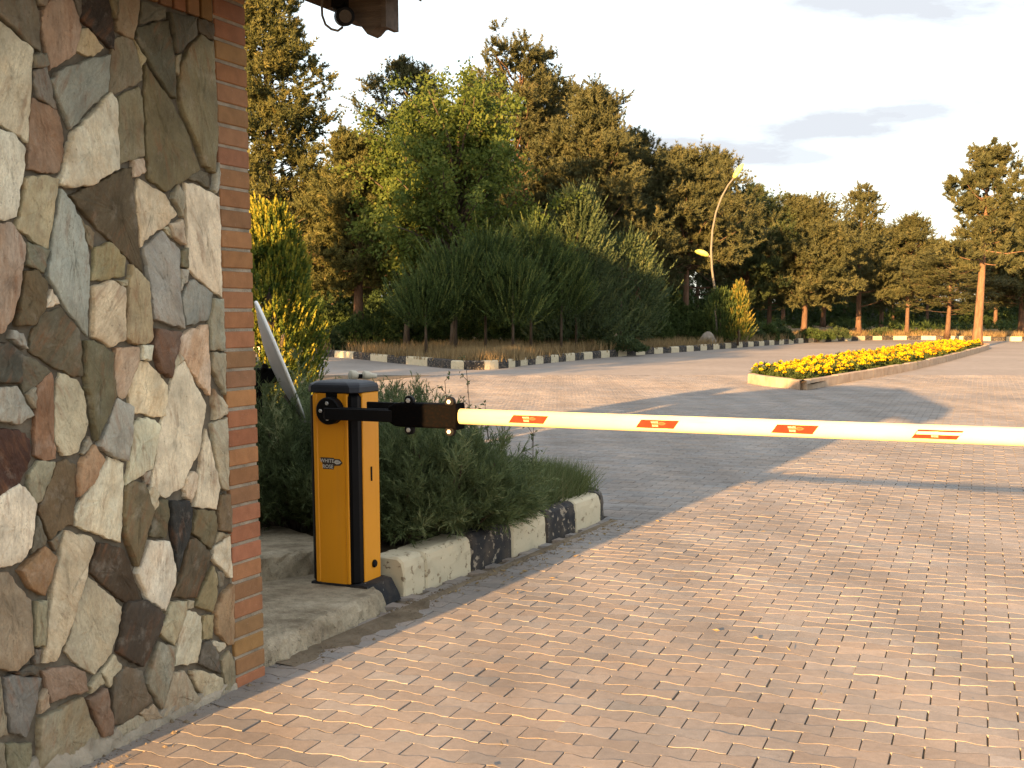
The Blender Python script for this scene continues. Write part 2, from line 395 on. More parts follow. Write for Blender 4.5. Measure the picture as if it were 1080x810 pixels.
STONES = [
((125,118,100),(1.201,2.319,1.055,2.336,1.032,2.305,1.034,2.193,1.059,2.201,1.17,2.258,1.205,2.27)),
((140,132,112),(1.044,2.35,0.989,2.353,1.014,2.326,1.03,2.326)),
((165,135,110),(0.989,2.346,0.9,2.371,0.888,2.343,0.865,2.297,0.894,2.213,0.952,2.176,0.998,2.146,1.009,2.201,1.023,2.268,1.015,2.311)),
((110,100,85),(0.89,2.375,0.859,2.382,0.862,2.339,0.872,2.322)),
((70,58,50),(0.853,2.388,0.728,2.416,0.712,2.336,0.709,2.257,0.767,2.281,0.83,2.312,0.854,2.326)),
((185,165,125),(0.86,2.289,0.824,2.3,0.76,2.255,0.797,2.228,0.83,2.218,0.881,2.225)),
((190,178,150),(1.206,2.252,1.171,2.24,1.064,2.195,1.084,2.054,1.1,1.926,1.158,1.951,1.23,1.971)),
((130,125,110),(1.064,2.177,1.018,2.19,1.01,2.161,1.031,2.15,1.06,2.145)),
((125,118,108),(1.065,2.131,1.014,2.154,1.001,2.114,0.98,2.037,1.051,2.061,1.07,2.102)),
((140,142,128),(1,2.118,0.939,2.164,0.729,2.241,0.749,2.125,0.842,2.062,0.925,1.989)),
((195,182,155),(0.741,2.122,0.719,2.097,0.729,1.891,0.79,1.863,0.852,1.828,0.952,1.812,0.988,1.82,0.939,1.936,0.91,1.984,0.844,2.034)),
((150,120,90),(1.074,2.054,1.052,2.048,0.976,2.036,0.957,1.982,0.958,1.914,0.983,1.856,1.031,1.846,1.11,1.85,1.096,1.935,1.086,2.02)),
((120,110,80),(0.724,2.412,0.686,2.421,0.696,2.379,0.711,2.356)),
((150,125,95),(0.682,2.427,0.587,2.448,0.59,2.407,0.621,2.309,0.694,2.32,0.694,2.365)),
((105,100,82),(0.576,2.433,0.457,2.438,0.459,2.409,0.593,2.361)),
((98,95,75),(0.598,2.349,0.438,2.405,0.415,2.296,0.418,2.156,0.453,2.167,0.555,2.265,0.602,2.313)),
((95,92,75),(0.428,2.431,0.29,2.444,0.291,2.387,0.401,2.307,0.411,2.307)),
((95,88,72),(0.272,2.443,0.183,2.444,0.189,2.389,0.261,2.398,0.277,2.409)),
((165,150,110),(0.613,2.308,0.558,2.26,0.583,2.224)),
((140,130,100),(0.406,2.292,0.379,2.308,0.397,2.235,0.414,2.243)),
((130,118,82),(0.261,2.393,0.192,2.379,0.188,2.214,0.185,2.068,0.219,1.93,0.27,1.95,0.32,2.039,0.378,2.114,0.399,2.181,0.387,2.258,0.328,2.339)),
((128,118,92),(0.711,2.287,0.672,2.307,0.621,2.304,0.585,2.219,0.585,2.188,0.691,2.135,0.742,2.119,0.731,2.198)),
((135,125,92),(0.692,2.119,0.595,2.165,0.581,2.131,0.589,1.947,0.715,1.906,0.718,1.917)),
((118,105,70),(0.561,2.238,0.438,2.14,0.368,2.06,0.299,1.933,0.384,1.888,0.483,1.842,0.569,1.875,0.573,1.975,0.569,2.133)),
((180,155,130),(0.647,1.924,0.598,1.937,0.59,1.899,0.622,1.879,0.651,1.873)),
((105,88,60),(0.944,1.787,0.783,1.851,0.72,1.88,0.652,1.902,0.655,1.866,0.645,1.815,0.628,1.636,0.613,1.567,0.707,1.622,0.781,1.67,0.88,1.735)),
((190,172,142),(0.619,1.869,0.492,1.83,0.431,1.77,0.491,1.727,0.578,1.687,0.618,1.65,0.631,1.753,0.636,1.821)),
((150,142,120),(0.45,1.82,0.422,1.867,0.393,1.842,0.398,1.761,0.417,1.79)),
((110,104,85),(0.374,1.896,0.299,1.928,0.248,1.926,0.238,1.875,0.301,1.892)),
((160,155,140),(0.193,1.966,0.175,1.965,0.175,1.895,0.208,1.861,0.222,1.871)),
((200,182,150),(0.377,1.879,0.302,1.875,0.173,1.846,0.18,1.645,0.181,1.49,0.267,1.525,0.373,1.585,0.372,1.749)),
((180,160,130),(0.469,1.731,0.406,1.752,0.393,1.669,0.424,1.679,0.454,1.694)),
((165,150,120),(0.502,1.716,0.475,1.723,0.46,1.689)),
((148,145,135),(0.61,1.645,0.505,1.707,0.417,1.648,0.429,1.505,0.414,1.38,0.504,1.397,0.575,1.415,0.589,1.546)),
((120,115,85),(0.41,1.645,0.377,1.657,0.382,1.59,0.413,1.594)),
((150,145,130),(0.416,1.583,0.38,1.581,0.387,1.547,0.424,1.51)),
((135,135,128),(0.376,1.543,0.341,1.548,0.241,1.504,0.256,1.436,0.282,1.407,0.399,1.392,0.416,1.481)),
((150,145,125),(0.239,1.483,0.182,1.483,0.172,1.297,0.269,1.302,0.267,1.407)),
((150,140,115),(0.262,1.29,0.175,1.285,0.173,1.135,0.21,1.161,0.267,1.236)),
((120,90,70),(0.563,1.379,0.441,1.366,0.457,1.323,0.507,1.213,0.553,1.236,0.589,1.315)),
((190,160,130),(0.434,1.351,0.379,1.374,0.282,1.391,0.281,1.201,0.288,1.139,0.344,1.186,0.397,1.241,0.449,1.306)),
((175,165,140),(0.481,1.273,0.452,1.297,0.427,1.271,0.486,1.239)),
((198,178,150),(0.469,1.243,0.418,1.264,0.307,1.103,0.355,0.938,0.43,0.863,0.451,0.825,0.551,0.797,0.622,0.844,0.57,1.017,0.498,1.182)),
((160,142,100),(0.68,1.588,0.602,1.535,0.596,1.447,0.59,1.354,0.61,1.333,0.668,1.329,0.725,1.354,0.704,1.489)),
((150,140,100),(0.842,1.635,0.775,1.656,0.745,1.64,0.706,1.61,0.714,1.553,0.806,1.538,0.864,1.536)),
((160,150,125),(0.752,1.536,0.693,1.539,0.702,1.523,0.729,1.521)),
((190,165,130),(0.862,1.513,0.776,1.535,0.72,1.513,0.736,1.347,0.806,1.325,0.874,1.359)),
((150,152,140),(0.986,1.802,0.952,1.776,0.906,1.72,0.877,1.625,0.873,1.564,0.891,1.361,0.974,1.437,1.052,1.543,1.032,1.637)),
((170,155,120),(1.123,1.821,1.045,1.837,0.995,1.832,1.022,1.72,1.05,1.625,1.068,1.627,1.167,1.677,1.143,1.735)),
((195,185,160),(1.232,1.945,1.195,1.946,1.16,1.945,1.119,1.905,1.131,1.838,1.17,1.71,1.216,1.695,1.252,1.695)),
((165,138,115),(1.254,1.681,1.192,1.69,1.157,1.654,1.141,1.631,1.173,1.507,1.209,1.422,1.248,1.379,1.279,1.373)),
((125,120,95),(1.136,1.638,1.069,1.625,1.048,1.62,1.076,1.553,1.137,1.575)),
((135,125,95),(0.899,1.721,0.844,1.682,0.856,1.633,0.877,1.655)),
((115,95,62),(1.145,1.553,1.1,1.559,1.062,1.523,1.077,1.447,1.126,1.398,1.192,1.398,1.166,1.483)),
((195,175,150),(1.041,1.502,1.014,1.461,1.074,1.448,1.062,1.478)),
((112,100,75),(1.083,1.429,1.008,1.447,0.934,1.38,0.929,1.334,0.929,1.239,0.968,1.238,1.056,1.274,1.14,1.32,1.13,1.368)),
((145,140,130),(1.214,1.382,1.175,1.372,1.16,1.329,1.189,1.339,1.22,1.36)),
((85,82,72),(1.281,1.346,1.232,1.345,1.189,1.315,1.193,1.229,1.254,1.234,1.29,1.236)),
((110,104,82),(1.18,1.314,1.121,1.293,1.065,1.255,1.127,1.217,1.177,1.197,1.186,1.244)),
((155,150,135),(1.255,1.219,1.206,1.219,1.145,1.13,1.207,1.109,1.263,1.121,1.299,1.13,1.292,1.219)),
((150,140,115),(1.17,1.193,1.136,1.212,1.14,1.151,1.154,1.164)),
((150,105,72),(1.123,1.217,1.065,1.255,1.053,1.231,1.066,1.067,1.062,0.991,1.112,0.99,1.149,1.011,1.137,1.118)),
((180,162,130),(1.022,1.249,0.954,1.226,0.926,1.189,0.916,1.085,0.969,1.002,1,0.995,1.029,0.996,1.061,1.041,1.054,1.136,1.039,1.211)),
((115,105,75),(0.909,1.345,0.876,1.346,0.788,1.303,0.796,1.251,0.786,1.17,0.888,1.032,0.905,1.152,0.92,1.245)),
((175,148,118),(0.771,1.319,0.717,1.32,0.658,1.32,0.657,1.279,0.693,1.226,0.732,1.169,0.757,1.154,0.787,1.172,0.784,1.262)),
((185,175,150),(0.647,1.324,0.6,1.325,0.612,1.276,0.645,1.279)),
((205,185,145),(0.648,1.273,0.611,1.267,0.516,1.185,0.534,1.083,0.593,1.082,0.651,1.1,0.703,1.104,0.721,1.177)),
((155,150,138),(0.786,1.158,0.708,1.124,0.72,1.014,0.745,0.949,0.809,0.97,0.875,1.01)),
((190,178,150),(0.663,1.084,0.594,1.071,0.566,1.047,0.619,0.91,0.753,0.869,0.731,0.922,0.709,1.013,0.706,1.056)),
((150,140,118),(0.659,0.895,0.622,0.904,0.631,0.855,0.654,0.854)),
((180,165,135),(0.652,0.835,0.622,0.842,0.595,0.822,0.603,0.776,0.623,0.763,0.641,0.793)),
((185,165,135),(0.43,0.856,0.392,0.87,0.374,0.856,0.384,0.81,0.42,0.764,0.447,0.789,0.446,0.824)),
((192,175,145),(0.309,1.015,0.28,0.924,0.246,0.795,0.276,0.718,0.397,0.745,0.363,0.855,0.327,0.965)),
((175,160,130),(0.266,1.158,0.176,1.094,0.193,1.063,0.264,1.048)),
((165,155,128),(0.28,1.034,0.191,1.048,0.167,0.894,0.194,0.778,0.232,0.789,0.263,0.904)),
((150,140,118),(0.947,0.995,0.913,1.043,0.902,1.02,0.941,0.99)),
((170,135,95),(0.9,1.015,0.861,0.965,0.914,0.895,0.977,0.861,0.974,0.929,0.95,0.973)),
((195,182,152),(0.824,0.968,0.754,0.941,0.769,0.816,0.795,0.683,0.888,0.724,0.997,0.771,0.994,0.811,0.952,0.853,0.871,0.927)),
((118,95,60),(1.055,0.973,1.019,0.981,0.978,0.961,0.991,0.868,1.008,0.773,1.038,0.778,1.105,0.746,1.145,0.839,1.103,0.904)),
((145,135,105),(1.134,0.989,1.065,0.979,1.083,0.942,1.133,0.869,1.155,0.863,1.182,0.914,1.176,0.953)),
((90,55,42),(1.302,1.101,1.207,1.09,1.168,1.06,1.169,1.002,1.215,0.935,1.282,0.888,1.32,0.884)),
((200,185,158),(1.318,0.897,1.222,0.931,1.185,0.9,1.157,0.861,1.19,0.735,1.234,0.699,1.298,0.696,1.335,0.699)),
((110,105,92),(1.154,0.824,1.126,0.749,1.134,0.736,1.188,0.716,1.174,0.762)),
((120,112,92),(1.105,0.737,1.052,0.767,1.068,0.728,1.087,0.706)),
((150,110,65),(1.138,0.728,1.093,0.69,1.114,0.633,1.149,0.579,1.2,0.611,1.24,0.673)),
((182,162,128),(1.042,0.761,0.927,0.721,0.913,0.701,0.975,0.574,1.034,0.474,1.068,0.426,1.122,0.366,1.169,0.371,1.139,0.504,1.105,0.611)),
((88,72,52),(0.892,0.696,0.806,0.667,0.777,0.651,0.744,0.57,0.708,0.468,0.784,0.477,0.861,0.538,0.942,0.61)),
((165,152,122),(0.946,0.593,0.878,0.535,0.806,0.465,0.814,0.423,0.864,0.324,0.947,0.273,1.008,0.314,1.066,0.379,1.038,0.422,1.006,0.505)),
((120,102,68),(0.749,0.87,0.708,0.874,0.663,0.859,0.65,0.827,0.63,0.761,0.726,0.59,0.77,0.699,0.772,0.788)),
((108,95,65),(0.594,0.794,0.545,0.788,0.541,0.731,0.566,0.661,0.651,0.68,0.622,0.749)),
((62,62,60),(0.533,0.783,0.438,0.77,0.426,0.743,0.436,0.667,0.51,0.529,0.529,0.694)),
((120,105,72),(0.389,0.73,0.288,0.712,0.273,0.653,0.295,0.602,0.314,0.574,0.417,0.652)),
((125,102,68),(0.241,0.764,0.174,0.76,0.17,0.649,0.196,0.618,0.264,0.638,0.263,0.713)),
((150,135,105),(0.264,0.628,0.189,0.609,0.29,0.593,0.28,0.616)),
((195,182,155),(0.192,0.605,0.169,0.598,0.178,0.443,0.201,0.445,0.304,0.535,0.291,0.575)),
((195,182,158),(0.654,0.663,0.55,0.642,0.539,0.613,0.518,0.533,0.525,0.487,0.586,0.403,0.616,0.423,0.675,0.462,0.726,0.562)),
((98,88,66),(0.445,0.627,0.409,0.63,0.319,0.556,0.413,0.412,0.54,0.442,0.487,0.509)),
((140,122,80),(0.298,0.505,0.28,0.449,0.294,0.377,0.32,0.339,0.414,0.381,0.369,0.437)),
((130,120,100),(0.277,0.481,0.233,0.469,0.241,0.424,0.266,0.424)),
((155,120,80),(0.25,0.39,0.172,0.415,0.182,0.237,0.195,0.182,0.226,0.187,0.29,0.249,0.3,0.334)),
((155,145,118),(0.456,0.411,0.424,0.401,0.43,0.378,0.462,0.38)),
((165,150,118),(0.551,0.425,0.47,0.41,0.478,0.363,0.546,0.268,0.627,0.334,0.585,0.376)),
((180,168,142),(0.468,0.368,0.442,0.369,0.381,0.333,0.387,0.243,0.418,0.17,0.542,0.191,0.525,0.259,0.489,0.341)),
((150,132,90),(0.366,0.332,0.307,0.321,0.318,0.235,0.369,0.245)),
((82,72,60),(0.799,0.443,0.767,0.475,0.685,0.46,0.601,0.391,0.627,0.338,0.716,0.236,0.783,0.279,0.832,0.318)),
((175,162,135),(0.316,0.223,0.245,0.198,0.241,0.187,0.279,0.174,0.321,0.211)),
((98,88,75),(0.37,0.233,0.33,0.226,0.29,0.168,0.278,0.088,0.403,0.16,0.406,0.173)),
((135,128,108),(0.63,0.301,0.546,0.26,0.561,0.183,0.629,0.059,0.701,0.171)),
((155,138,112),(0.552,0.165,0.494,0.158,0.388,-0.005,0.62,0.026,0.617,0.055)),
((168,150,118),(0.453,0.147,0.395,0.132,0.272,0.069,0.26,-0.006,0.373,0.003,0.448,0.116)),
((140,125,95),(0.222,0.162,0.168,0.112,0.175,-0.009,0.241,-0.004,0.253,0.048,0.271,0.137)),
((112,102,88),(0.86,0.238,0.803,0.258,0.723,0.222,0.704,0.155,0.67,0.096,0.835,0.067,0.878,0.083,0.87,0.19)),
((170,155,125),(0.848,0.31,0.814,0.262,0.878,0.209,0.91,0.266)),
((155,140,110),(0.927,0.268,0.911,0.234,0.97,0.216,0.974,0.239)),
((130,100,78),(0.902,0.21,0.88,0.09,0.887,0.052,0.927,0.053,0.988,0.198)),
((140,128,100),(1.01,0.212,0.932,0.031,1.055,0.035,1.162,0.035,1.213,0.047,1.193,0.199)),
((140,112,88),(1.174,0.345,1.058,0.329,0.996,0.293,0.985,0.226,1.065,0.237,1.141,0.235)),
((160,135,105),(1.193,0.259,1.164,0.284,1.157,0.227,1.192,0.216)),
((118,112,105),(1.325,0.366,1.282,0.36,1.181,0.323,1.216,0.22,1.251,0.159,1.308,0.192,1.321,0.293)),
((150,128,98),(1.341,0.684,1.284,0.676,1.254,0.631,1.203,0.574,1.209,0.408,1.28,0.376,1.364,0.407)),
((140,132,100),(1.18,0.565,1.143,0.559,1.162,0.421,1.198,0.433)),
((110,105,95),(1.196,0.42,1.173,0.414,1.184,0.373,1.2,0.377)),
((125,115,88),(1.333,0.163,1.234,0.133,1.248,0.045,1.333,0.075)),
((95,88,75),(1.299,0.375,1.213,0.373,1.191,0.359,1.195,0.335,1.28,0.366)),
((150,125,95),(0.746,0.078,0.673,0.088,0.63,0.027,0.713,0.04)),
((145,132,108),(0.863,0.064,0.752,0.073,0.679,0.021,0.83,0.011,0.911,0.019)),
((130,118,95),(1.383,0.179,1.345,0.168,1.345,0.079,1.39,0.095)),
((138,125,100),(1.367,0.38,1.333,0.37,1.331,0.295,1.321,0.188,1.381,0.202)),
]
# ------------------------------------------------------------------ camera, light, sky
cam_d = bpy.data.cameras.new('camera'); cam = link(bpy.data.objects.new('camera', cam_d))
cam.location = (0, 0, EYE); cam.rotation_euler = (R(90) - PITCH, 0, 0)
cam_d.sensor_width = 36.0; cam_d.lens = F / 1080 * 36.0
cam_d.shift_x = (540 - CX) / 1080; cam_d.shift_y = (CY - 405) / 1080
cam_d.clip_start = 0.05; cam_d.clip_end = 3000
scene.camera = cam

sun_d = bpy.data.lights.new('sun', 'SUN'); sun = link(bpy.data.objects.new('sun', sun_d))
sun_d.energy = 4.9; sun_d.angle = R(0.53); sun_d.color = (1.0, 0.565, 0.22)
sd = Vector((SUN_H.x * math.cos(SUN_EL), SUN_H.y * math.cos(SUN_EL), -math.sin(SUN_EL)))
sun.rotation_euler = sd.to_track_quat('-Z', 'Y').to_euler(); sun.location = (-20, -40, 20)

world = bpy.data.worlds.new('World'); scene.world = world; world.use_nodes = True
t = NT(world); bg = world.node_tree.nodes['Background']
sky = t.new('ShaderNodeTexSky'); sky.sky_type = 'NISHITA'; sky.sun_disc = False
sky.sun_elevation = SUN_EL; sky.sun_rotation = math.atan2(-SUN_H.x, -SUN_H.y)
dirv = t.new('ShaderNodeTexCoord').outputs['Generated']
sp = t.new('ShaderNodeSeparateXYZ'); t.link(dirv, sp.inputs[0])
yy = t.math('MAXIMUM', sp.outputs[1], 0.03)
u = t.math('DIVIDE', sp.outputs[0], yy); v = t.math('DIVIDE', sp.outputs[2], yy)
def uvec(su, sv):
    w = t.n.new('ShaderNodeCombineXYZ'); t.link(t.math('MULTIPLY', u, su), w.inputs[0]); t.link(t.math('MULTIPLY', v, sv), w.inputs[1]); return w.outputs[0]
nz = t.noise(uvec(16.0, 62.0), 1.0, 8, 0.62); nz2 = t.noise(uvec(6.0, 26.0), 1.0, 4, 0.5)
mask = None
for (u0, v0, a, b, k, sl) in ((0.150, 0.129, 0.075, 0.012, 1.0, -0.02), (0.205, 0.127, 0.05, 0.008, 0.9, -0.05), (0.265, 0.146, 0.062, 0.012, 1.0, 0.08), (0.320, 0.156, 0.055, 0.009, 0.95, 0.14), (0.13, 0.143, 0.04, 0.004, 0.5, 0.0),
                              (0.285, 0.241, 0.09, 0.014, 1.0, -0.03), (0.345, 0.235, 0.045, 0.006, 0.9, -0.10), (0.335, 0.120, 0.020, 0.0035, 0.6, 0.0), (0.22, 0.107, 0.03, 0.003, 0.5, 0.05), (0.40, 0.19, 0.05, 0.004, 0.35, 0.05), (0.02, 0.22, 0.09, 0.008, 0.25, 0.02)):
    du = t.math('DIVIDE', t.math('SUBTRACT', u, u0), a)
    dv = t.math('DIVIDE', t.math('SUBTRACT', t.math('SUBTRACT', v, v0), t.math('MULTIPLY', t.math('SUBTRACT', u, u0), sl)), b)
    d2 = t.math('ADD', t.math('MULTIPLY', du, du), t.math('MULTIPLY', dv, dv))
    e = t.math('SUBTRACT', 2.25, t.math('SQRT', d2))
    e = t.math('ADD', e, t.math('ADD', t.math('MULTIPLY', t.math('SUBTRACT', nz, 0.5), 2.6), t.math('MULTIPLY', t.math('SUBTRACT', nz2, 0.5), 1.6)))
    e = t.math('MULTIPLY', t.math('MULTIPLY', e, 0.62, True), k)
    mask = e if mask is None else t.math('MAXIMUM', mask, e)
CLOUD = 2.62
broad = t.noise(t.map(dirv, (1.5, 1.5, 4.0)), 1.6, 5)
bright = t.mix(t.ramp(broad, [(0.35, 0.0), (0.65, 1.0)]), (CLOUD * 0.88, CLOUD * 0.96, CLOUD * 1.04), (CLOUD * 1.07, CLOUD * 1.05, CLOUD * 1.01))
col = t.mix(0.74, sky.outputs[0], bright)
col = t.mix(mask, col, (CLOUD * 0.57, CLOUD * 0.60, CLOUD * 0.645))
t.link(col, bg.inputs['Color']); bg.inputs['Strength'].default_value = 0.1

vs = scene.view_settings
scene.display_settings.display_device = 'sRGB'
vs.view_transform = 'Standard'; vs.look = 'None'; vs.exposure = 2.45; vs.gamma = 1.0; vs.use_curve_mapping = False
try:
    scene.cycles.max_bounces = 6; scene.cycles.diffuse_bounces = 3; scene.cycles.transparent_max_bounces = 4
except Exception: pass

# ------------------------------------------------------------------ ground, road, paving
rng = random.Random(7); NR = np.random.default_rng(7)
RD = Vector((0.366, 0.931)).normalized(); QD = Vector((RD.y, -RD.x))     # along / across the paving rows
PAVE_END = 29.0

KERB_PTS = [(-60.0, 74.0), (-30.0, 60.0), (-14.0, 50.0), (-6.4, 42.5), (-2.6, 35.3), (-1.3, 32.6), (-0.45, 31.8), (0.35, 33.0), (1.0, 35.0), (4.05, 41.6),
            (7.1, 46.8), (11.4, 54.6), (15.7, 62.0), (19.0, 66.2), (21.8, 68.6), (24.6, 68.4), (26.6, 66.3), (30.0, 64.6), (36.0, 63.2), (60.0, 60.0)]

def smooth_path(pts, n=8):
    out = []
    P = [Vector(p) for p in pts]
    for i in range(len(P) - 1):
        p0 = P[max(i - 1, 0)]; p1 = P[i]; p2 = P[i + 1]; p3 = P[min(i + 2, len(P) - 1)]
        for k in range(n):
            s = k / n
            out.append(0.5 * ((2 * p1) + (p2 - p0) * s + (2 * p0 - 5 * p1 + 4 * p2 - p3) * s * s + (3 * p1 - p0 - 3 * p2 + p3) * s ** 3))
    out.append(P[-1]); return out

KERB = smooth_path(KERB_PTS, 8)

g = MB(); g.add([(-1500, -300, -0.05), (1500, -300, -0.05), (1500, 2500, -0.05), (-1500, 2500, -0.05)], [(0, 1, 2, 3)])
tag(g.build('ground', M['ground']), kind='structure')
# verge behind the far kerb: a grid strip that follows it and rises gently
vb = MB(); rows = []
for off, z in ((0.1, 0.17), (1.2, 0.2), (4.0, 0.22), (9.0, 0.26), (20.0, 0.35), (45.0, 0.5), (110.0, 0.9)):
    row = []
    for i, p in enumerate(KERB):
        tn = (KERB[min(i + 1, len(KERB) - 1)] - KERB[max(i - 1, 0)]).normalized(); nl = Vector((-tn.y, tn.x))
        if off <= 1.5: q = p + nl * off
        else: q = Vector((p.x + (p.x * 0.9) * off / 110.0, p.y + off))
        row.append((q.x, q.y, z + (rng.uniform(-0.04, 0.04) if off > 1 else 0)))
    rows.append(row)
vb.loft(rows, 0, False, False, closed=False)
tag(vb.build('terrain', M['ground'], smooth=True), kind='structure')

near = [(-14, -6), (16, -6), (16, PAVE_END), (-14, PAVE_END)]
b_ = MB(); b_.add([(x, y, -0.012) for x, y in near], [(0, 1, 2, 3)])
tag(b_.build('paving_bed', M['sand']), kind='structure')
fr = MB()
fr.add([(-70, PAVE_END, -0.008), (80, PAVE_END, -0.008)] + [(p.x, p.y, -0.008) for p in reversed(KERB)], [tuple(range(2 + len(KERB)))])
fr.add([(16, -6, -0.008), (80, -6, -0.008), (80, PAVE_END, -0.008), (16, PAVE_END, -0.008)], [(0, 1, 2, 3)])
fr.add([(-70, -6, -0.008), (-14, -6, -0.008), (-14, PAVE_END, -0.008), (-70, PAVE_END, -0.008)], [(0, 1, 2, 3)])
tag(fr.build('road', M['farroad']), kind='structure')

ISLAND_EDGE = [(-0.47, 6.07), (-0.30, 6.40), (0.10, 7.16), (0.52, 7.97), (0.70, 8.31), (0.755, 8.52), (0.70, 8.74), (0.52, 8.88), (-0.4, 9.5), (-1.6, 10.75), (-3.2, 12.3), (-6.0, 14.6)]

def inside(poly, x, y):
    c = False; n = len(poly)
    for i in range(n):
        x1, y1 = poly[i]; x2, y2 = poly[(i + 1) % n]
        if (y1 > y) != (y2 > y) and x < (x2 - x1) * (y - y1) / (y2 - y1) + x1: c = not c
    return c
ISLAND = ISLAND_EDGE + [(-8.0, 8.0), (-3.5, 4.5), (-1.1, 4.9)]
BED_EDGE = [(5.25, 25.6), (5.45, 24.2), (5.85, 23.2), (6.3, 23.9), (10.75, 31.6), (15.2, 40.2), (20.3, 50.6), (20.9, 53.0), (20.2, 53.6), (18.9, 52.2), (13.5, 42.0), (9.0, 33.4)]
GATE = [(-0.943, 4.704), (-0.943 - 0.64, 4.704 - 1.466), (-0.943 - 0.64 - 3.208, 4.704 - 1.466 + 1.4), (-0.943 - 3.208, 4.704 + 1.4)]

def build_pavers():
    L, W, GAP = 0.200, 0.100, 0.0040
    def wave(s):                              # trapezoid wave, crest at s = 0
        s = s % 1.0; s = min(s, 1 - s) * 2
        return 1 - 2 * min(max((s - 0.30) / 0.40, 0), 1)
    A = 0.0085
    us = [0.0, 0.15, 0.24, 0.35, 0.5, 0.65, 0.76, 0.85, 1.0]
    edge = [(GAP / 2 + (L - GAP) * u_, W / 2 - GAP / 2 + A * wave(u_)) for u_ in us]
    outl = np.array([(x, -y) for x, y in edge] + [(x, y) for x, y in reversed(edge)])
    n = len(outl)
    nxt = np.roll(outl, -1, 0) - np.roll(outl, 1, 0); nrm = np.c_[-nxt[:, 1], nxt[:, 0]]; nrm /= np.linalg.norm(nrm, axis=1)[:, None]
    for k in (0, 8, 9, 17):                   # square corners: inset along the diagonal
        nrm[k] = np.array([1 if outl[k, 0] < L / 2 else -1, 1 if outl[k, 1] < 0 else -1]) * 1.0
    def rings(levels): return [np.c_[outl + nrm * i, np.full(n, z)] for i, z in levels]
    fine = np.concatenate(rings([(0.0013, 0.0), (0.0003, -0.0006), (0.0, -0.016)]))
    coarse = np.concatenate(rings([(0.0030, 0.0), (0.0, -0.004)]))
    def faces(k):
        f = [tuple(range(n))]
        for r in range(k - 1):
            for i in range(n):
                j = (i + 1) % n
                f.append((r * n + i, (r + 1) * n + i, (r + 1) * n + j, r * n + j))
        return f
    V, FC, C = [], [], []
    base = 0
    kf, kc = faces(3), faces(2)
    c0 = np.array((0.252, 0.221, 0.195))
    rr = np.random.default_rng(3)
    for r in range(10, 330):
        for q in range(-60, 110):
            cx_ = (q + (0.5 if r % 2 else 0.0)) * L + (r % 7) * 0.0006; cy_ = r * W
            px_ = RD.x * cy_ + QD.x * (cx_ + L / 2); py_ = RD.y * cy_ + QD.y * (cx_ + L / 2)
            if py_ < 1.6 or py_ > PAVE_END - 0.1: continue
            if px_ < -0.42 * py_ - 1.6 or px_ > 0.47 * py_ + 2.2: continue
            if px_ < 1.0 and py_ < 15 and (inside(ISLAND, px_, py_) or inside(GATE, px_, py_)): continue
            if py_ > 22 and inside(BED_EDGE, px_, py_): continue
            near_ = py_ < 13
            src = fine if near_ else coarse
            p = src.copy()
            p[:, 0] += cx_; p[:, 1] += cy_
            tx, ty, dz = rr.normal(0, 0.0045), rr.normal(0, 0.0055) * (1 if near_ else 0.5), rr.normal(0, 0.0006) * (1 if near_ else 0.5)
            p[:, 2] += dz + (src[:, 0] - L / 2) * tx + src[:, 1] * ty
            a, bb, cc = rr.normal(0, 0.006), rr.normal(0, 0.0012), rr.normal(0, 0.0012)
            xx = p[:, 0] + (p[:, 1] - cy_) * a + bb; yy_ = p[:, 1] - (p[:, 0] - cx_ - L / 2) * a + cc
            w = np.c_[RD.x * yy_ + QD.x * xx, RD.y * yy_ + QD.y * xx, p[:, 2] + 0.006 * math.sin(px_ * 1.3) * math.sin(py_ * 0.9)]
            V.append(w); FC.append((base, kf if near_ else kc)); base += len(w)
            k = c0 * np.clip(rr.normal(1, 0.065), 0.78, 1.25); k = k * (1 + np.array((0.03, 0, -0.03)) * rr.normal())
            C.append(np.repeat(k[None], len(w), 0))
    V = np.concatenate(V); C = np.concatenate(C)
    loops, starts, tot = [], [], []
    pos = 0
    pre = {}
    for b0, f in FC:
        key = id(f)
        if key not in pre:
            flat = np.concatenate([np.array(q) for q in f]); lens = np.array([len(q) for q in f]); pre[key] = (flat, lens)
        flat, lens = pre[key]
        loops.append(flat + b0); tot.append(lens)
    loops = np.concatenate(loops); tot = np.concatenate(tot); starts = np.concatenate([[0], np.cumsum(tot)[:-1]])
    me = bpy.data.meshes.new('paving')
    me.vertices.add(len(V)); me.vertices.foreach_set('co', V.astype(np.float32).ravel())
    me.loops.add(len(loops)); me.loops.foreach_set('vertex_index', loops.astype(np.int32))
    me.polygons.add(len(tot)); me.polygons.foreach_set('loop_start', starts.astype(np.int32)); me.polygons.foreach_set('loop_total', tot.astype(np.int32))
    me.materials.append(M['paver'])
    at = me.attributes.new('tint', 'FLOAT_COLOR', 'POINT'); at.data.foreach_set('color', np.c_[C, np.ones(len(C))].astype(np.float32).ravel())
    me.polygons.foreach_set('use_smooth', np.zeros(len(tot), dtype=bool))
    me.update(); me.validate()
    return obj('paving', me)
tag(build_pavers(), kind='structure')

# ------------------------------------------------------------------ kerbs
def arc(path):
    d = [0.0]
    for a, b in zip(path[:-1], path[1:]): d.append(d[-1] + (Vector(b) - Vector(a)).length)
    return d
def along(path, d, s):
    s = min(max(s, 0), d[-1] - 1e-6)
    for i in range(len(d) - 1):
        if d[i + 1] >= s:
            f = (s - d[i]) / max(d[i + 1] - d[i], 1e-9)
            a, b = Vector(path[i]), Vector(path[i + 1]); return a + (b - a) * f, (b - a).normalized()

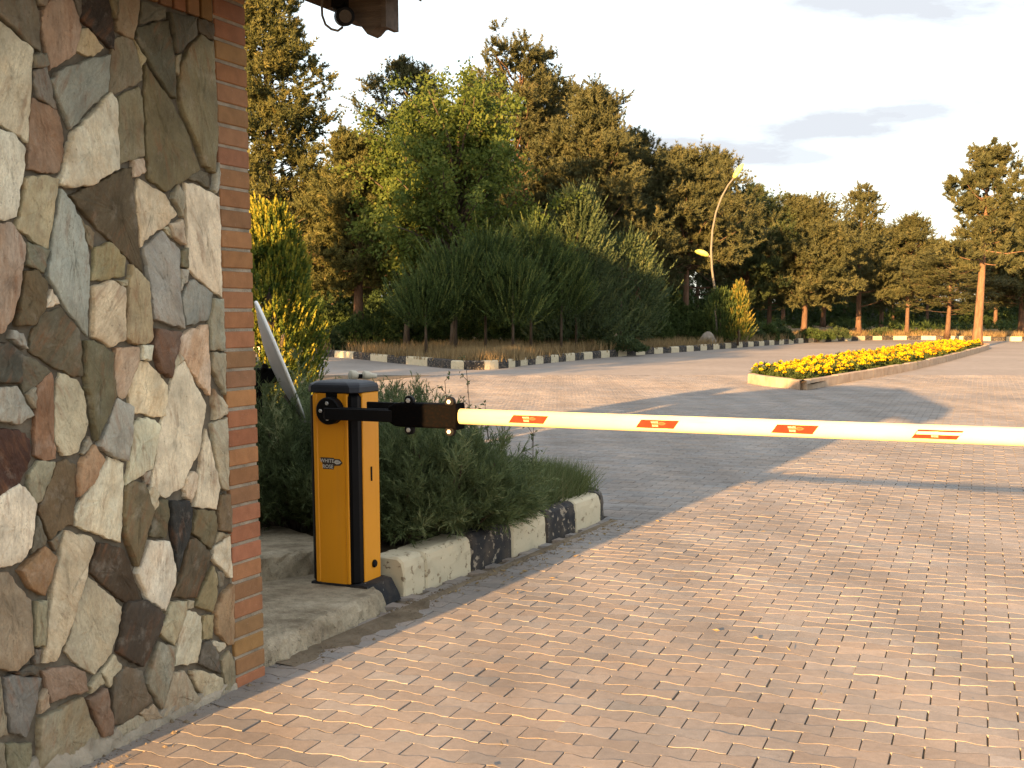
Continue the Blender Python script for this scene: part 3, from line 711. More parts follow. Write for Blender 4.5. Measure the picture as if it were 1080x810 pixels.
def kerb_block(path, d, s0, s1, h, w, side, steps=3, rough=0.0, mat=None, parent=None, name='kerb_stone', cham=0.05, z0=-0.03):
    prof = [(0.0, z0), (0.0, h * 0.35), (0.004, h - cham), (cham * 0.35, h - cham * 0.35), (cham, h), (w, h), (w, z0)]
    if rough: prof = [(0.0, z0), (0.002, h * 0.2), (0.003, h * 0.42), (0.004, h * 0.62), (0.008, h - cham), (cham * 0.3, h - cham * 0.4), (cham * 0.65, h - cham * 0.1), (cham, h), (w * 0.6, h), (w, h), (w, z0)]
    mb = MB(); rings = []
    N = max(2, int((s1 - s0) / 0.05)) if rough else steps
    ss = [s0 + 0.004] + [s0 + 0.016 + (s1 - s0 - 0.032) * k / N for k in range(N + 1)] + [s1 - 0.004] if rough else [s0 + 0.006 + (s1 - s0 - 0.012) * k / N for k in range(N + 1)]
    for k, s in enumerate(ss):
        p, tn = along(path, d, s); nl = Vector((-tn.y, tn.x)) * side
        ins = 0.010 if rough and k in (0, len(ss) - 1) else 0.0
        ring = []
        for q, (a, z) in enumerate(prof):
            j = rng.uniform(-rough, rough) if rough and z > z0 else 0.0
            aa = a + (ins if a < w * 0.5 else -ins) + j; zz = z - (ins if z > 0 else 0) + (rng.uniform(-rough, rough) * 0.6 if rough and z > 0.02 else 0)
            c = p + nl * aa; ring.append((c.x, c.y, zz))
        rings.append(ring)
    mb.loft(rings, 0, True, True)
    o = mb.build(name, mat, parent, smooth=False)
    return o

isl = smooth_path(ISLAND_EDGE, 6); di = arc(isl)
near_kerb = tag(empty('kerb', (0, 0, 0)), kind='structure')
s = 0.0
for ln, c in ((0.22, 'w'), (0.50, 'w'), (0.50, 'k'), (0.48, 'w'), (0.46, 'k'), (0.44, 'w'), (0.42, 'k'), (0.45, 'w'), (0.5, 'k'), (0.5, 'w'), (0.5, 'k'), (0.5, 'w'), (0.5, 'k'), (0.5, 'w')):
    kerb_block(isl, di, s, s + ln, 0.20, 0.19, 1, rough=0.0035, mat=M['kerb_white' if c == 'w' else 'kerb_black'], parent=near_kerb); s += ln

dk = arc(KERB)
far_kerb = tag(empty('kerb', (0, 0, 0)), kind='structure')
s = 0.0; i = 0
def s_at(x):
    for k in range(len(KERB) - 1):
        if KERB[k + 1].x >= x: return dk[k]
sA, sB = s_at(-9.0), s_at(38.0)
s = sA
gap0, gap1 = s_at(4.0), s_at(4.9)
while s < sB:
    ln = 1.6 if s < s_at(-1.6) else (0.62 if s < s_at(2.0) else 0.78)
    c = 'kerb_black' if i % 2 else 'kerb_white'
    h = 0.22 + rng.uniform(-0.012, 0.012)
    kerb_block(KERB, dk, s, s + ln, h, 0.2, 1, mat=M[c], parent=far_kerb, cham=0.04)
    s += ln; i += 1

# soil of the planted island
so = MB()
isl_in = []
for k, p in enumerate(isl):
    tn = (isl[min(k + 1, len(isl) - 1)] - isl[max(k - 1, 0)]).normalized(); nl = Vector((-tn.y, tn.x)); isl_in.append(p + nl * 0.17)
back = [(-8.0, 8.2), (-4.5, 7.2), (-2.2, 6.7), (-1.2, 6.72)]
pol = [(p.x, p.y, 0.165) for p in isl_in] + [(x, y, 0.165) for x, y in back]
so.add(pol, [tuple(range(len(pol)))])
tag(so.build('planting_soil', M['soil']), kind='structure')

# concrete plinth under the barrier and the step behind it
def slab(name, poly, z0, z1, flare, mat, jit=0.012, parent=None, rot=False):
    pts = []
    P = [Vector(p) for p in poly]
    for a, b in zip(P, P[1:] + P[:1]):
        n = max(1, int((b - a).length / 0.035))
        for k in range(n): pts.append(a + (b - a) * k / n)
    cen = sum(P, Vector((0, 0))) / len(P)
    mb = MB(); rings = []
    nn = len(pts)
    lv = [(z0, flare), (z0 + (z1 - z0) * 0.35, flare * 0.75), (z0 + (z1 - z0) * 0.7, flare * 0.4), (z1 - 0.012, 0.004), (z1, -0.014)]
    for z, off in lv:
        ring = []
        for k, p in enumerate(pts):
            tn = (pts[(k + 1) % nn] - pts[k - 1]).normalized(); nl = Vector((tn.y, -tn.x))
            j = rng.uniform(-jit, jit) * (1.0 if z < z1 - 0.001 else 0.5)
            q = p + nl * (off + j); ring.append((q.x, q.y, z + rng.uniform(-0.004, 0.004) * (z > z0)))
        rings.append(ring)
    mb.loft(rings, 0, False, False)
    # top surface: rings shrinking to the centre, slightly uneven
    top = rings[-1]; rr2 = [top]
    for f in (0.8, 0.55, 0.3, 0.05):
        rr2.append([(cen.x + (x - cen.x) * f, cen.y + (y - cen.y) * f, z1 + rng.uniform(-0.0008, 0.0008)) for x, y, z in top])
    mb.loft(rr2, 0, False, True)
    return mb.build(name, mat, parent)
PAD = [(-1.00, 4.79), (-0.90, 4.93), (-0.78, 5.24), (-0.655, 5.57), (-0.60, 5.70), (-0.585, 5.80), (-0.60, 5.98), (-0.58, 6.22), (-1.2, 6.80), (-2.6, 6.4), (-3.2, 5.75)]
tag(slab('concrete_slab', PAD, -0.03, 0.10, 0.045, M['concrete']), kind='structure')
STEP = [(-2.2, 5.62), (-1.62, 5.74), (-1.19, 6.02), (-0.98, 6.19), (-0.86, 6.42), (-1.25, 6.95), (-2.4, 6.6)]
tag(slab('concrete_step', STEP, 0.09, 0.22, 0.03, M['concrete']), kind='structure')

# ------------------------------------------------------------------ gatehouse
P0 = (-0.943, 4.704)
LW, WW = 1.60, 3.35
gate = tag(empty('gatehouse', (P0[0], P0[1], 0), ROAD), 'stone clad gatehouse with red brick corners and a dark timber eave beside the road', 'gatehouse')
cm = MB()
cm.box(-0.02, 0.0, -LW + 0.0, 0.0, -0.03, 2.90)                              # mortar face to the road
cm.build('mortar_face', M['mortar'], gate)
rb_ = MB()
v = []
zz = [(-0.022, 2.90), (-0.95, 3.36), (-1.75, 3.50), (-2.4, 3.36), (-WW, 2.90)]
for y in (-LW + 0.001, -0.001):
    v += [(-0.022, y, -0.03)] + [(x, y, z) for x, z in zz] + [(-WW, y, -0.03)]
n = 7
rb_.add(v, [tuple(range(n)), tuple(reversed(range(n, 2 * n)))] + [(i, i + n, (i + 1) % n + n, (i + 1) % n) for i in range(n)])
rb_.build('wall', M['rubble'], gate)

def inset(poly, d):
    n = len(poly); out = []
    A = sum(poly[i][0] * poly[(i + 1) % n][1] - poly[(i + 1) % n][0] * poly[i][1] for i in range(n))
    s = 1 if A > 0 else -1
    for i in range(n):
        p0, p1, p2 = (Vector(poly[i - 1]), Vector(poly[i]), Vector(poly[(i + 1) % n]))
        e1 = (p1 - p0); e2 = (p2 - p1)
        if e1.length < 1e-6 or e2.length < 1e-6: out.append(p1); continue
        e1.normalize(); e2.normalize()
        n1 = Vector((-e1.y, e1.x)) * s; n2 = Vector((-e2.y, e2.x)) * s
        m = n1 + n2
        m = n1 if m.length < 0.3 else m.normalized() / max(0.8, m.normalized().dot(n1))
        out.append(p1 + m * d)
    return out

def build_stones():
    V, FA, C, SD, SM = [], [], [], [], []
    r = random.Random(11)
    for ci, (col, flat) in enumerate(STONES):
        poly = [(flat[i], flat[i + 1]) for i in range(0, len(flat), 2)]     # (distance along the wall from the pillar, height)
        poly = [(max(min(a, LW - 0.19), 0.190), z) for a, z in poly]
        P = [Vector(p) for p in inset(poly, -0.0025)]
        cen = sum(P, Vector((0, 0))) / len(P)
        size = max((p - cen).length for p in P)
        pts = []
        ph = r.uniform(0, 6)
        for a, b in zip(P, P[1:] + P[:1]):
            ln = (b - a).length; k = max(1, int(ln / 0.011))
            e = (b - a).normalized() if ln > 0 else Vector((1, 0)); nl = Vector((-e.y, e.x))
            for q in range(k):
                f = q / k
                w = math.sin(f * math.pi)
                pts.append(a + (b - a) * f + nl * (w * (r.uniform(-0.0022, 0.0022) + 0.0030 * math.sin(f * 9 + ph))))
        pts = [(p.x, p.y) for p in pts]
        th = r.uniform(0.013, 0.028)
        tilt = (r.uniform(-0.035, 0.035), r.uniform(-0.035, 0.035))
        n = len(pts); base = len(V)
        r1 = inset(pts, 0.0012); r2 = inset(pts, 0.0035)
        lv = [(pts, -0.004, 0), (pts, th * 0.55, 0.0012), ([(p[0], p[1]) for p in r1], th * 0.9, 0.0012), ([(p[0], p[1]) for p in r2], th, 0.0012)]
        cx_, cz_ = cen.x, cen.y
        for f in (0.72, 0.42, 0.15):
            lv.append(([(cx_ + (p[0] - cx_) * f, cz_ + (p[1] - cz_) * f) for p in r2], th + 0.002 * (1 - f), 0.0020))
        for ring, h, j in lv:
            for p in ring:
                hh = h + (r.uniform(-j, j) if j else 0) + (tilt[0] * (p[0] - cx_) + tilt[1] * (p[1] - cz_) if h > 0 else 0)
                V.append((max(hh, -0.004) if h <= 0 else max(hh, 0.006), -p[0], p[1]))
        A = sum(pts[i][0] * pts[(i + 1) % n][1] - pts[(i + 1) % n][0] * pts[i][1] for i in range(n))
        for k in range(len(lv) - 1):
            for i in range(n):
                j = (i + 1) % n
                q = (base + k * n + i, base + k * n + j, base + (k + 1) * n + j, base + (k + 1) * n + i)
                FA.append(q if A < 0 else q[::-1]); SM.append(k >= 3)
        top = tuple(base + (len(lv) - 1) * n + i for i in range(n)); FA.append(top if A < 0 else top[::-1]); SM.append(True)
        c = srgb(*col); gm = sum(c) / 3; gk = STONE_K * (gm / 0.32) ** 0.26; c = [x * gk for x in c]; gm *= gk; c = [(gm + (x - gm) * STONE_SAT) * r.uniform(0.98, 1.02) * q for x, q in zip(c, (0.97, 1.0, 0.95))]
        C += [c] * (len(V) - base); SD += [r.random()] * (len(V) - base)
    me = bpy.data.meshes.new('stone_cladding'); me.from_pydata(V, [], FA); me.materials.append(M['stone'])
    a = me.attributes.new('tint', 'FLOAT_COLOR', 'POINT'); a.data.foreach_set('color', np.c_[np.array(C), np.ones(len(C))].astype(np.float32).ravel())
    a = me.attributes.new('seed', 'FLOAT', 'POINT'); a.data.foreach_set('value', np.array(SD, dtype=np.float32))
    me.polygons.foreach_set('use_smooth', SM)
    me.validate(); me.update()
    return obj('stone_cladding', me, gate)
STONE_K, STONE_SAT = 1.27, 0.70
build_stones()

def brick_col(r):
    k = r.uniform(0.82, 1.12); return tuple(x * k for x in srgb(143 + r.uniform(-8, 8), 104 + r.uniform(-5, 5), 72 + r.uniform(-5, 5)))
def quoin(y0, y1, flip, xo=0.016):
    mb = MB(); r = random.Random(5 + flip); z = -0.02; k = 0
    while z < 2.78:
        h = 0.0615; j = r.uniform(-0.002, 0.002); dz = r.uniform(-0.001, 0.001)
        mb.box(-0.10, xo + j, y0 + r.uniform(-0.001, 0.002), y1 + r.uniform(-0.001, 0.001), z + dz, z + h + dz, 0, 0.0035, brick_col(r)); z += 0.0735; k += 1
    return mb.build('brick_quoin', M['brick'], gate, colors=True)
quoin(-0.183, 0.008, 0); quoin(-LW - 0.008, -LW + 0.183, 1, 0.05)
mj = MB(); mj.box(-0.09, 0.010, -0.183, 0.002, -0.03, 2.75); mj.box(-0.09, 0.010, -LW - 0.002, -LW + 0.183, -0.03, 2.75); mj.build('brick_mortar', M['skirt'], gate)
sb = MB(); r = random.Random(9); y = -0.190
while y > -LW + 0.25:
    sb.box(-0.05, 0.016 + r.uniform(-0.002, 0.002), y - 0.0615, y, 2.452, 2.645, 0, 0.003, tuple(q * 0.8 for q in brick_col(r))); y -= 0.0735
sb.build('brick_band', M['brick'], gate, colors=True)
# rough cement skirt at the foot of the stones
sk = MB(); rings = []
NS = 46
for k in range(NS + 1):
    a = -LW + (LW - 0.19) * k / NS; amp = 1.0 - 0.75 * k / NS
    pr = [(0.004, -0.03), (0.058 * amp + 0.012, -0.03), (0.050 * amp + 0.010, 0.012), (0.030 * amp + 0.010, 0.035 * amp + 0.012), (0.016, 0.075 * amp + 0.014), (0.004, 0.085 * amp + 0.016)]
    rings.append([(x + (r.uniform(-0.008, 0.008) if z > -0.02 and x > 0.01 else 0), a, z + (r.uniform(-0.006, 0.006) if z > 0 else 0)) for x, z in pr])
sk.loft(rings, 0, True, True); sk.build('cement_skirt', M['skirt'], gate)

# roof: two slopes with a flatter top, dark tiles on boards
rp_t = [(0.67, 2.60), (-0.85, 3.46), (-1.75, 3.60), (-2.5, 3.46), (-3.98, 2.60)]
rp_b = [(0.66, 2.535), (-0.85, 3.385), (-1.75, 3.52), (-2.5, 3.385), (-3.97, 2.535)]
rf = MB(); v = []
for y in (-LW - 0.18, 0.17):
    v += [(x, y, z) for x, z in rp_t] + [(x, y, z) for x, z in reversed(rp_b)]
n = 10
rf.add(v, [tuple(range(n)), tuple(reversed(range(n, 2 * n)))] + [(i, (i + 1) % n, (i + 1) % n + n, i + n) for i in range(n)])
roof = rf.build('roof', M['wood'], gate)
for side in (0, 1):
    tl = MB()
    (xa, za), (xb, zb) = ((0.70, 2.615), (-0.84, 3.485)) if side == 0 else ((-4.01, 2.615), (-2.51, 3.485))
    k = 0; y = -LW - 0.20
    while y < 0.16:
        pts = [(xa, y + 0.05, za), (xb, y + 0.05, zb)]
        tl.tube(pts, [0.032, 0.030], 8); y += 0.085
    tl.build('roof_tiles', M['rooftile'], roof)
RAF_DZ, RAF_DX = 0.052, -0.045
RAF = [(0.0, 2.605), (0.375, 2.468), (0.40, 2.474), (0.425, 2.448), (0.45, 2.418), (0.473, 2.412), (0.495, 2.418), (0.518, 2.392), (0.540, 2.366), (0.556, 2.372), (0.576, 2.390), (0.600, 2.392), (0.600, 2.562), (0.0, 2.895)]
RAF = [(x + (RAF_DX if x > 0.1 else 0), z + RAF_DZ) for x, z in RAF]
for ya in (0.065, -LW - 0.165):
    mb = MB(); v = [(x, ya, z) for x, z in RAF] + [(x, ya + 0.075, z) for x, z in RAF]; n = len(RAF)
    mb.add(v, [tuple(range(n)), tuple(reversed(range(n, 2 * n)))] + [(i, i + n, (i + 1) % n + n, (i + 1) % n) for i in range(n)])
    mb.box(0.557, 0.577, ya - 0.01, ya + 0.085, 2.435, 2.62)
    mb.build('rafter', M['wood'], gate)

# security camera hung under the eave (own thing)
sc_ = tag(empty('security_camera', (-0.545, 4.565, 2.478)), 'small dark bullet camera with a looped cable under the carved eave timber', 'camera')
ax = Vector((0.17, -0.93, -0.20)).normalized()
mb = MB(); mb.disc(-ax * 0.06, ax, 0.033, 0.13, 24, 0, 0.004); mb.build('camera_body', M['black'], sc_, smooth=False)
mb = MB(); mb.disc(ax * 0.0705, ax, 0.022, 0.004, 24); mb.build('lens', M['lens'], sc_)
mb = MB(); mb.tube([Vector((0, 0.03, 0.02)), Vector((0.0, 0.045, 0.05)), Vector((0.0, 0.06, 0.085))], 0.016, 10); mb.box(-0.05, 0.05, 0.03, 0.09, 0.035, 0.075, 0, 0.006)
mb.build('mounting_bracket', M['black'], sc_)
mb = MB(); mb.tube(smooth_path([(-0.075, 0.04, 0.10), (-0.082, 0.03, 0.03), (-0.072, 0.02, -0.02), (-0.045, 0.01, -0.042), (-0.015, 0.02, -0.03)], 5) if False else [(-0.075, 0.04, 0.10), (-0.084, 0.035, 0.05), (-0.082, 0.03, 0.01), (-0.070, 0.02, -0.022), (-0.048, 0.012, -0.040), (-0.025, 0.015, -0.045), (-0.01, 0.03, -0.03)], 0.0045, 7)
mb.build('cable', M['pole'], sc_)

# ------------------------------------------------------------------ barrier
bar = tag(empty('traffic_barrier', (-0.68, 5.85, 0.10), ROAD), 'orange and black boom barrier with a long white arm lowered across the road', 'barrier')
mb = MB(); mb.box(-0.266, 0.0, 0.0, 0.24, 0.0, 0.955, 0, 0.022); mb.build('cabinet_body', M['black'], bar)
mb = MB()
mb.box(-0.236, -0.211, -0.006, 0.02, 0.012, 0.950, 0, 0.004)
mb.box(-0.061, -0.041, -0.006, 0.02, 0.012, 0.950, 0, 0.004)
mb.box(-0.2112, -0.0608, -0.0015, 0.02, 0.012, 0.950)
fp = mb.build('front_panel', M['orange'], bar)
mb = MB(); mb.box(-0.016, 0.006, 0.058, 0.218, 0.004, 0.952, 0, 0.003); sp_ = mb.build('side_panel', M['orange'], bar)
mb = MB(); mb.box(0.0055, 0.010, 0.128, 0.142, 0.515, 0.585, 0, 0.003); mb.build('vent_slot', M['black'], sp_)
mb = MB(); mb.disc((0.0055, 0.148, 0.095), (1, 0, 0), 0.020, 0.012, 16, 0, 0.004); mb.build('lock', M['black'], sp_)
mb = MB(); mb.box(-0.160, -0.098, -0.004, 0.01, 0.84, 0.951); mb.build('shaft_slot', M['black'], bar)
# cap with chamfered edges
def octo(x0, x1, y0, y1, b, z): return [(x0 + b, y0, z), (x1 - b, y0, z), (x1, y0 + b, z), (x1, y1 - b, z), (x1 - b, y1, z), (x0 + b, y1, z), (x0, y1 - b, z), (x0, y0 + b, z)]
mb = MB(); mb.loft([octo(-0.272, 0.006, -0.006, 0.246, 0.030, 0.953), octo(-0.276, 0.010, -0.010, 0.250, 0.034, 0.957), octo(-0.276, 0.010, -0.010, 0.250, 0.036, 0.980), octo(-0.273, 0.007, -0.007, 0.247, 0.040, 0.991), octo(-0.264, -0.002, 0.002, 0.238, 0.044, 1.000), octo(-0.248, -0.018, 0.018, 0.222, 0.046, 1.006), octo(-0.22, -0.046, 0.046, 0.194, 0.046, 1.009)]); mb.build('cap', M['cap'], bar)
# painted base with a flared foot on the road side
mb = MB(); mb.box(-0.270, 0.002, -0.004, 0.244, -0.03, 0.012, 0, 0.004)
mb.loft([[(-0.045, -0.028, -0.10), (0.105, -0.028, -0.10), (0.105, 0.245, -0.10), (-0.045, 0.245, -0.10)], [(-0.045, -0.026, -0.07), (0.098, -0.026, -0.07), (0.098, 0.243, -0.07), (-0.045, 0.243, -0.07)],
         [(-0.045, -0.012, -0.006), (0.055, -0.012, 0.010), (0.055, 0.238, 0.010), (-0.045, 0.238, 0.0)], [(-0.042, -0.008, 0.012), (0.012, -0.008, 0.018), (0.012, 0.236, 0.018), (-0.042, 0.236, 0.012)]])
mb.build('base', mk_kerb('flecked_black_base', (0.012, 0.012, 0.014), srgb(170, 165, 158), 0.645), bar)
HZ = 0.868
mb = MB(); mb.disc((-0.126, 0.0, HZ), (0, -1, 0), 0.066, 0.05, 32, 0, 0.005); hub = mb.build('hub', M['black'], bar)
for a in (45 + 45, 135 + 45, 225 + 45, 315 + 45):
    mb = MB(); mb.disc((-0.126 + 0.037 * math.cos(R(a)), -0.0495, HZ + 0.037 * math.sin(R(a))), (0, -1, 0), 0.0095, 0.006, 6, 0, 0.0015); mb.build('bolt', M['steel'], hub)
mb = MB()
mb.box(-0.11, 0.26, -0.046, -0.030, HZ - 0.038, HZ + 0.020, 0, 0.003)
mb.box(-0.11, 0.26, -0.108, -0.096, HZ - 0.036, HZ + 0.020, 0, 0.003)
mb.box(-0.12, 0.26, -0.098, -0.044, HZ - 0.030, HZ - 0.002, 0, 0.003)
mb.box(0.05, 0.36, 0.02, 0.034, HZ + 0.002, HZ + 0.046, 0, 0.003)
br = mb.build('boom_bracket', M['black'], bar)
def rrect(x, hy, hz, b, cy=-0.066, cz=None):
    cz = HZ if cz is None else cz; o = []
    for sx, sz, a0 in ((1, 1, 0), (-1, 1, 90), (-1, -1, 180), (1, -1, 270)):
        for q in range(5):
            a = R(a0 + 22.5 * q); o.append((x, cy + sx * (hy - b) + b * math.cos(a), cz + sz * (hz - b) + b * math.sin(a)))
    return o
mb = MB()
mb.loft([rrect(0.235, 0.034, 0.038, 0.01), rrect(0.27, 0.046, 0.054, 0.014), rrect(0.30, 0.048, 0.056, 0.014), rrect(0.565, 0.048, 0.056, 0.014), rrect(0.575, 0.050, 0.060, 0.016), rrect(0.588, 0.050, 0.060, 0.016)])
m_, t_, b_2 = material('dusty_black_casting', (0.02, 0.02, 0.02), 0.8, 0.03)
co_ = t_.new('ShaderNodeTexCoord').outputs['Object']
nn_ = t_.noise(t_.map(co_, (60, 60, 130)), 1.0, 4, 0.7)
t_.link(t_.ramp(nn_, [(0.5, (0.002, 0.002, 0.0022)), (0.72, (0.006, 0.0035, 0.0025))]), b_2.inputs['Base Color'])
sl = mb.build('clamp_sleeve', m_, bar)
for x in (0.345, 0.553):
    for s_ in (1, -1):
        mb = MB(); mb.disc((x, -0.086, HZ + s_ * 0.066), (0, -1, 0), 0.024, 0.022, 18, 0, 0.003)
        mb.disc((x, -0.108, HZ + s_ * 0.068), (0, -1, 0), 0.011, 0.007, 6, 1, 0.001); mb.build('clamp_bolt', [M['black'], M['steel']], sl)
mb = MB(); mb.loft([rrect(0.56, 0.028, 0.0355, 0.027), rrect(4.15, 0.028, 0.0355, 0.027)]); boom = mb.build('boom', M['armwhite'], bar, smooth=True)
mb = MB(); mb.loft([rrect(4.151, 0.030, 0.0355, 0.017), rrect(4.18, 0.030, 0.0355, 0.017), rrect(4.19, 0.026, 0.031, 0.016)]); mb.build('end_cap', M['black'], boom)

def text_polys(s, size, x, z, y, mat_i, mb, bold=0.0):
    """lettering as flat mesh standing in the local x-z plane at depth y"""
    cu = bpy.data.curves.new('lettering', 'FONT'); cu.body = s; cu.size = size; cu.align_x = 'CENTER'; cu.offset = bold; cu.resolution_u = 3
    o = bpy.data.objects.new('lettering', cu); COL.objects.link(o)
    dg = bpy.context.evaluated_depsgraph_get(); dg.update()
    me = bpy.data.meshes.new_from_object(o.evaluated_get(dg))
    mb.add([(x + p.co.x, y, z + p.co.y) for p in me.vertices], [tuple(p.vertices) for p in me.polygons], mat_i)
    bpy.data.objects.remove(o); bpy.data.curves.remove(cu); bpy.data.meshes.remove(me)

def rosebud(mb, x, z, sx, sz, y, mi, md, dz=0.0004):
    out = [(-1, 0.0), (-0.75, 0.75), (-0.2, 0.9), (0.35, 0.75), (1.0, 0.05), (0.45, -0.65), (-0.3, -0.8), (-0.8, -0.5)]
    mb.add([(x + a * sx, y, z + b * sz) for a, b in out], [tuple(reversed(range(len(out))))], mi)
    for q in ((-0.55, 0.1, 0.5, 0.35), (-0.45, -0.25, 0.45, -0.05)):
        mb.add([(x + q[0] * sx, y - dz, z + q[1] * sz), (x + q[2] * sx, y - dz, z + q[3] * sz), (x + q[2] * sx, y - dz, z + (q[3] - 0.12) * sz), (x + q[0] * sx, y - dz, z + (q[1] - 0.12) * sz)], [(0, 1, 2, 3)], md)
# small logo plate on the front panel
mb = MB(); lx, lz, ly = -0.140, 0.610, -0.0022
pl = [(-0.060, 0.027), (0.016, 0.027), (0.020, 0.022), (0.050, 0.022), (0.066, 0.004), (0.052, -0.010), (0.020, -0.012), (0.014, -0.030), (-0.046, -0.030), (-0.048, -0.004)]
mb.add([(lx + a, ly, lz + b) for a, b in pl], [tuple(range(len(pl)))], 0)
text_polys('WHITE', 0.0255, lx - 0.022, lz + 0.003, ly - 0.0006, 1, mb, 0.0004)
text_polys('ROSE', 0.0255, lx - 0.018, lz - 0.025, ly - 0.0006, 1, mb, 0.0004)
rosebud(mb, lx + 0.038, lz + 0.006, 0.020, 0.012, ly - 0.0006, 1, 0)
mb.build('logo_plate', [M['logodark'], M['logo']], fp)
# red reflective stickers along the boom
for k, x in enumerate((0.935, 1.525, 2.10, 2.645, 3.20, 3.75)):
    mb = MB(); y = -0.066 - 0.028 - 0.0012; hw, hh, sk_ = 0.083, 0.0175, 0.012
    quad = [(x - hw - sk_, y, HZ - hh), (x + hw - sk_ , y, HZ - hh), (x + hw + sk_, y, HZ + hh), (x - hw + sk_, y, HZ + hh)]
    mb.add(quad, [(0, 1, 2, 3)], 0)
    pl = [(-0.030, 0.0125), (0.004, 0.0125), (0.006, -0.0125), (-0.022, -0.0125), (-0.025, 0.001)]
    mb.add([(x + a, y - 0.0006, HZ + b) for a, b in pl], [tuple(reversed(range(len(pl))))], 1)
    rosebud(mb, x + 0.021, HZ + 0.003, 0.017, 0.009, y - 0.0006, 1, 0)
    text_polys('WHITE', 0.0105, x - 0.0125, HZ + 0.004, y - 0.0012, 2, mb, 0.0)
    text_polys('ROSE', 0.0105, x - 0.009, HZ - 0.0105, y - 0.0012, 2, mb, 0.0)
    if k == 3:                                            # faded strip along the top of this sticker
        mb.add([(x - hw + 0.003, y - 0.0018, HZ - 0.001), (x + hw + 0.0, y - 0.0018, HZ - 0.001), (x + hw + 0.011, y - 0.0018, HZ + 0.0105), (x - hw + 0.010, y - 0.0018, HZ + 0.0105)], [(0, 1, 2, 3)], 3)
    o = mb.build('reflective_sticker', [M['red'], M['cream'], M['logo'], M['armwhite']], boom)
    if k == 3: o['label'] = 'half faded red sticker'

# ------------------------------------------------------------------ satellite dish in the shrubs
dish = tag(empty('satellite_dish', (-1.43, 7.3, 0.16)), 'grey satellite dish seen edge on, on a dark post between pillar and barrier', 'satellite dish')
mb = MB(); mb.tube([(0, 0.02, 0), (0, 0.02, 0.95)], 0.022, 12); mb.build('post', M['black'], dish)
c = Vector((-1.295 + 1.43, 0.0, 1.155 - 0.16)); nrm = Vector((0.915, 0.205, 0.355)).normalized()
a_ = Vector((0.358, 0, -0.934)); a_ = (a_ - nrm * a_.dot(nrm)).normalized(); b_v = nrm.cross(a_)
mb = MB(); rings = []
prof = [(0.02, -0.085), (0.12, -0.075), (0.22, -0.05), (0.31, -0.016), (0.36, 0.006), (0.366, 0.004), (0.364, -0.012), (0.312, -0.028), (0.22, -0.062), (0.12, -0.087), (0.02, -0.097)]
for rad, dep in [(q_, d_ * 0.62) for q_, d_ in prof]: rings.append([c + nrm * dep + (a_ * math.cos(2 * math.pi * k / 40) + b_v * math.sin(2 * math.pi * k / 40)) * rad for k in range(40)])
mb.loft(rings, 0, True, True); rfl = mb.build('reflector', M['dish'], dish, smooth=True)
mb = MB()
mb.loft([[c + nrm * d + (a_ * math.cos(2 * math.pi * k / 48) + b_v * math.sin(2 * math.pi * k / 48)) * q for k in range(48)] for q, d in ((0.362, -0.006), (0.372, -0.006), (0.374, 0.004), (0.370, 0.012), (0.360, 0.010))], 0, False, False); mb.build('rim', M['white'], rfl, smooth=True)
mb = MB(); mb.box(-0.01, 0.11, -0.01, 0.05, 0.86, 0.95, 0, 0.008); mb.tube([c - nrm * 0.09, Vector((0.03, 0.02, 0.92))], 0.02, 10); mb.build('mount', M['black'], dish)
low = c + a_ * 0.36; lnb = Vector((-0.815 + 1.43, 0.0, 1.067 - 0.16))
mb = MB(); mb.tube([c + a_ * 0.2 - nrm * 0.05, low + Vector((0.0, 0, -0.03)), low + Vector((0.12, 0.0, -0.03)), lnb + Vector((-0.16, 0, -0.14)), lnb + Vector((-0.02, 0, -0.03))], 0.010, 8); mb.build('feed_arm', M['pole'], dish)
hd = tag(empty('receiver_head', tuple(lnb), 0, dish))
for dx, rr_ in ((-0.03, 0.030), (0.05, 0.026)):
    mb = MB(); q = Vector((dx, 0, 0)); dirn = Vector((-0.80, -0.5, 0.1)).normalized()
    mb.tube([q + dirn * 0.035, q + dirn * 0.030, q, q - dirn * 0.02, q - dirn * 0.05], [rr_ * 0.85, rr_, rr_ * 0.95, rr_ * 0.6, rr_ * 0.55], 16); mb.build('receiver', M['beige'], hd, smooth=True)
mb = MB(); mb.box(-0.03, 0.05, -0.012, 0.012, -0.02, 0.008, 0, 0.004); mb.build('receiver_clip', M['black'], hd)
# ------------------------------------------------------------------ vegetation helpers (numpy triangle soups)
def unit(v): return v / np.maximum(np.linalg.norm(v, axis=-1, keepdims=True), 1e-9)

def blades(base, dirs, length, width, r):
    """one thin triangle per row: base (n,3), dirs (n,3)"""
    n = len(base); d = unit(dirs); s = unit(np.cross(d, unit(r.normal(size=(n, 3)))))
    w = (np.broadcast_to(width, (n,)) * 0.5)[:, None]; L = np.broadcast_to(length, (n,))[:, None]
    return np.stack([base - s * w, base + s * w, base + d * L], 1)

def leaves(pos, dirs, length, width, r):
    """diamond leaf from two triangles"""
    n = len(pos); d = unit(dirs); s = unit(np.cross(d, unit(r.normal(size=(n, 3)))))
    L = np.broadcast_to(length, (n,))[:, None]; w = np.broadcast_to(width, (n,))[:, None] * 0.5
    a, b, c, e = pos, pos + d * L * 0.45 + s * w, pos + d * L, pos + d * L * 0.45 - s * w
    return np.concatenate([np.stack([a, b, c], 1), np.stack([a, c, e], 1)])

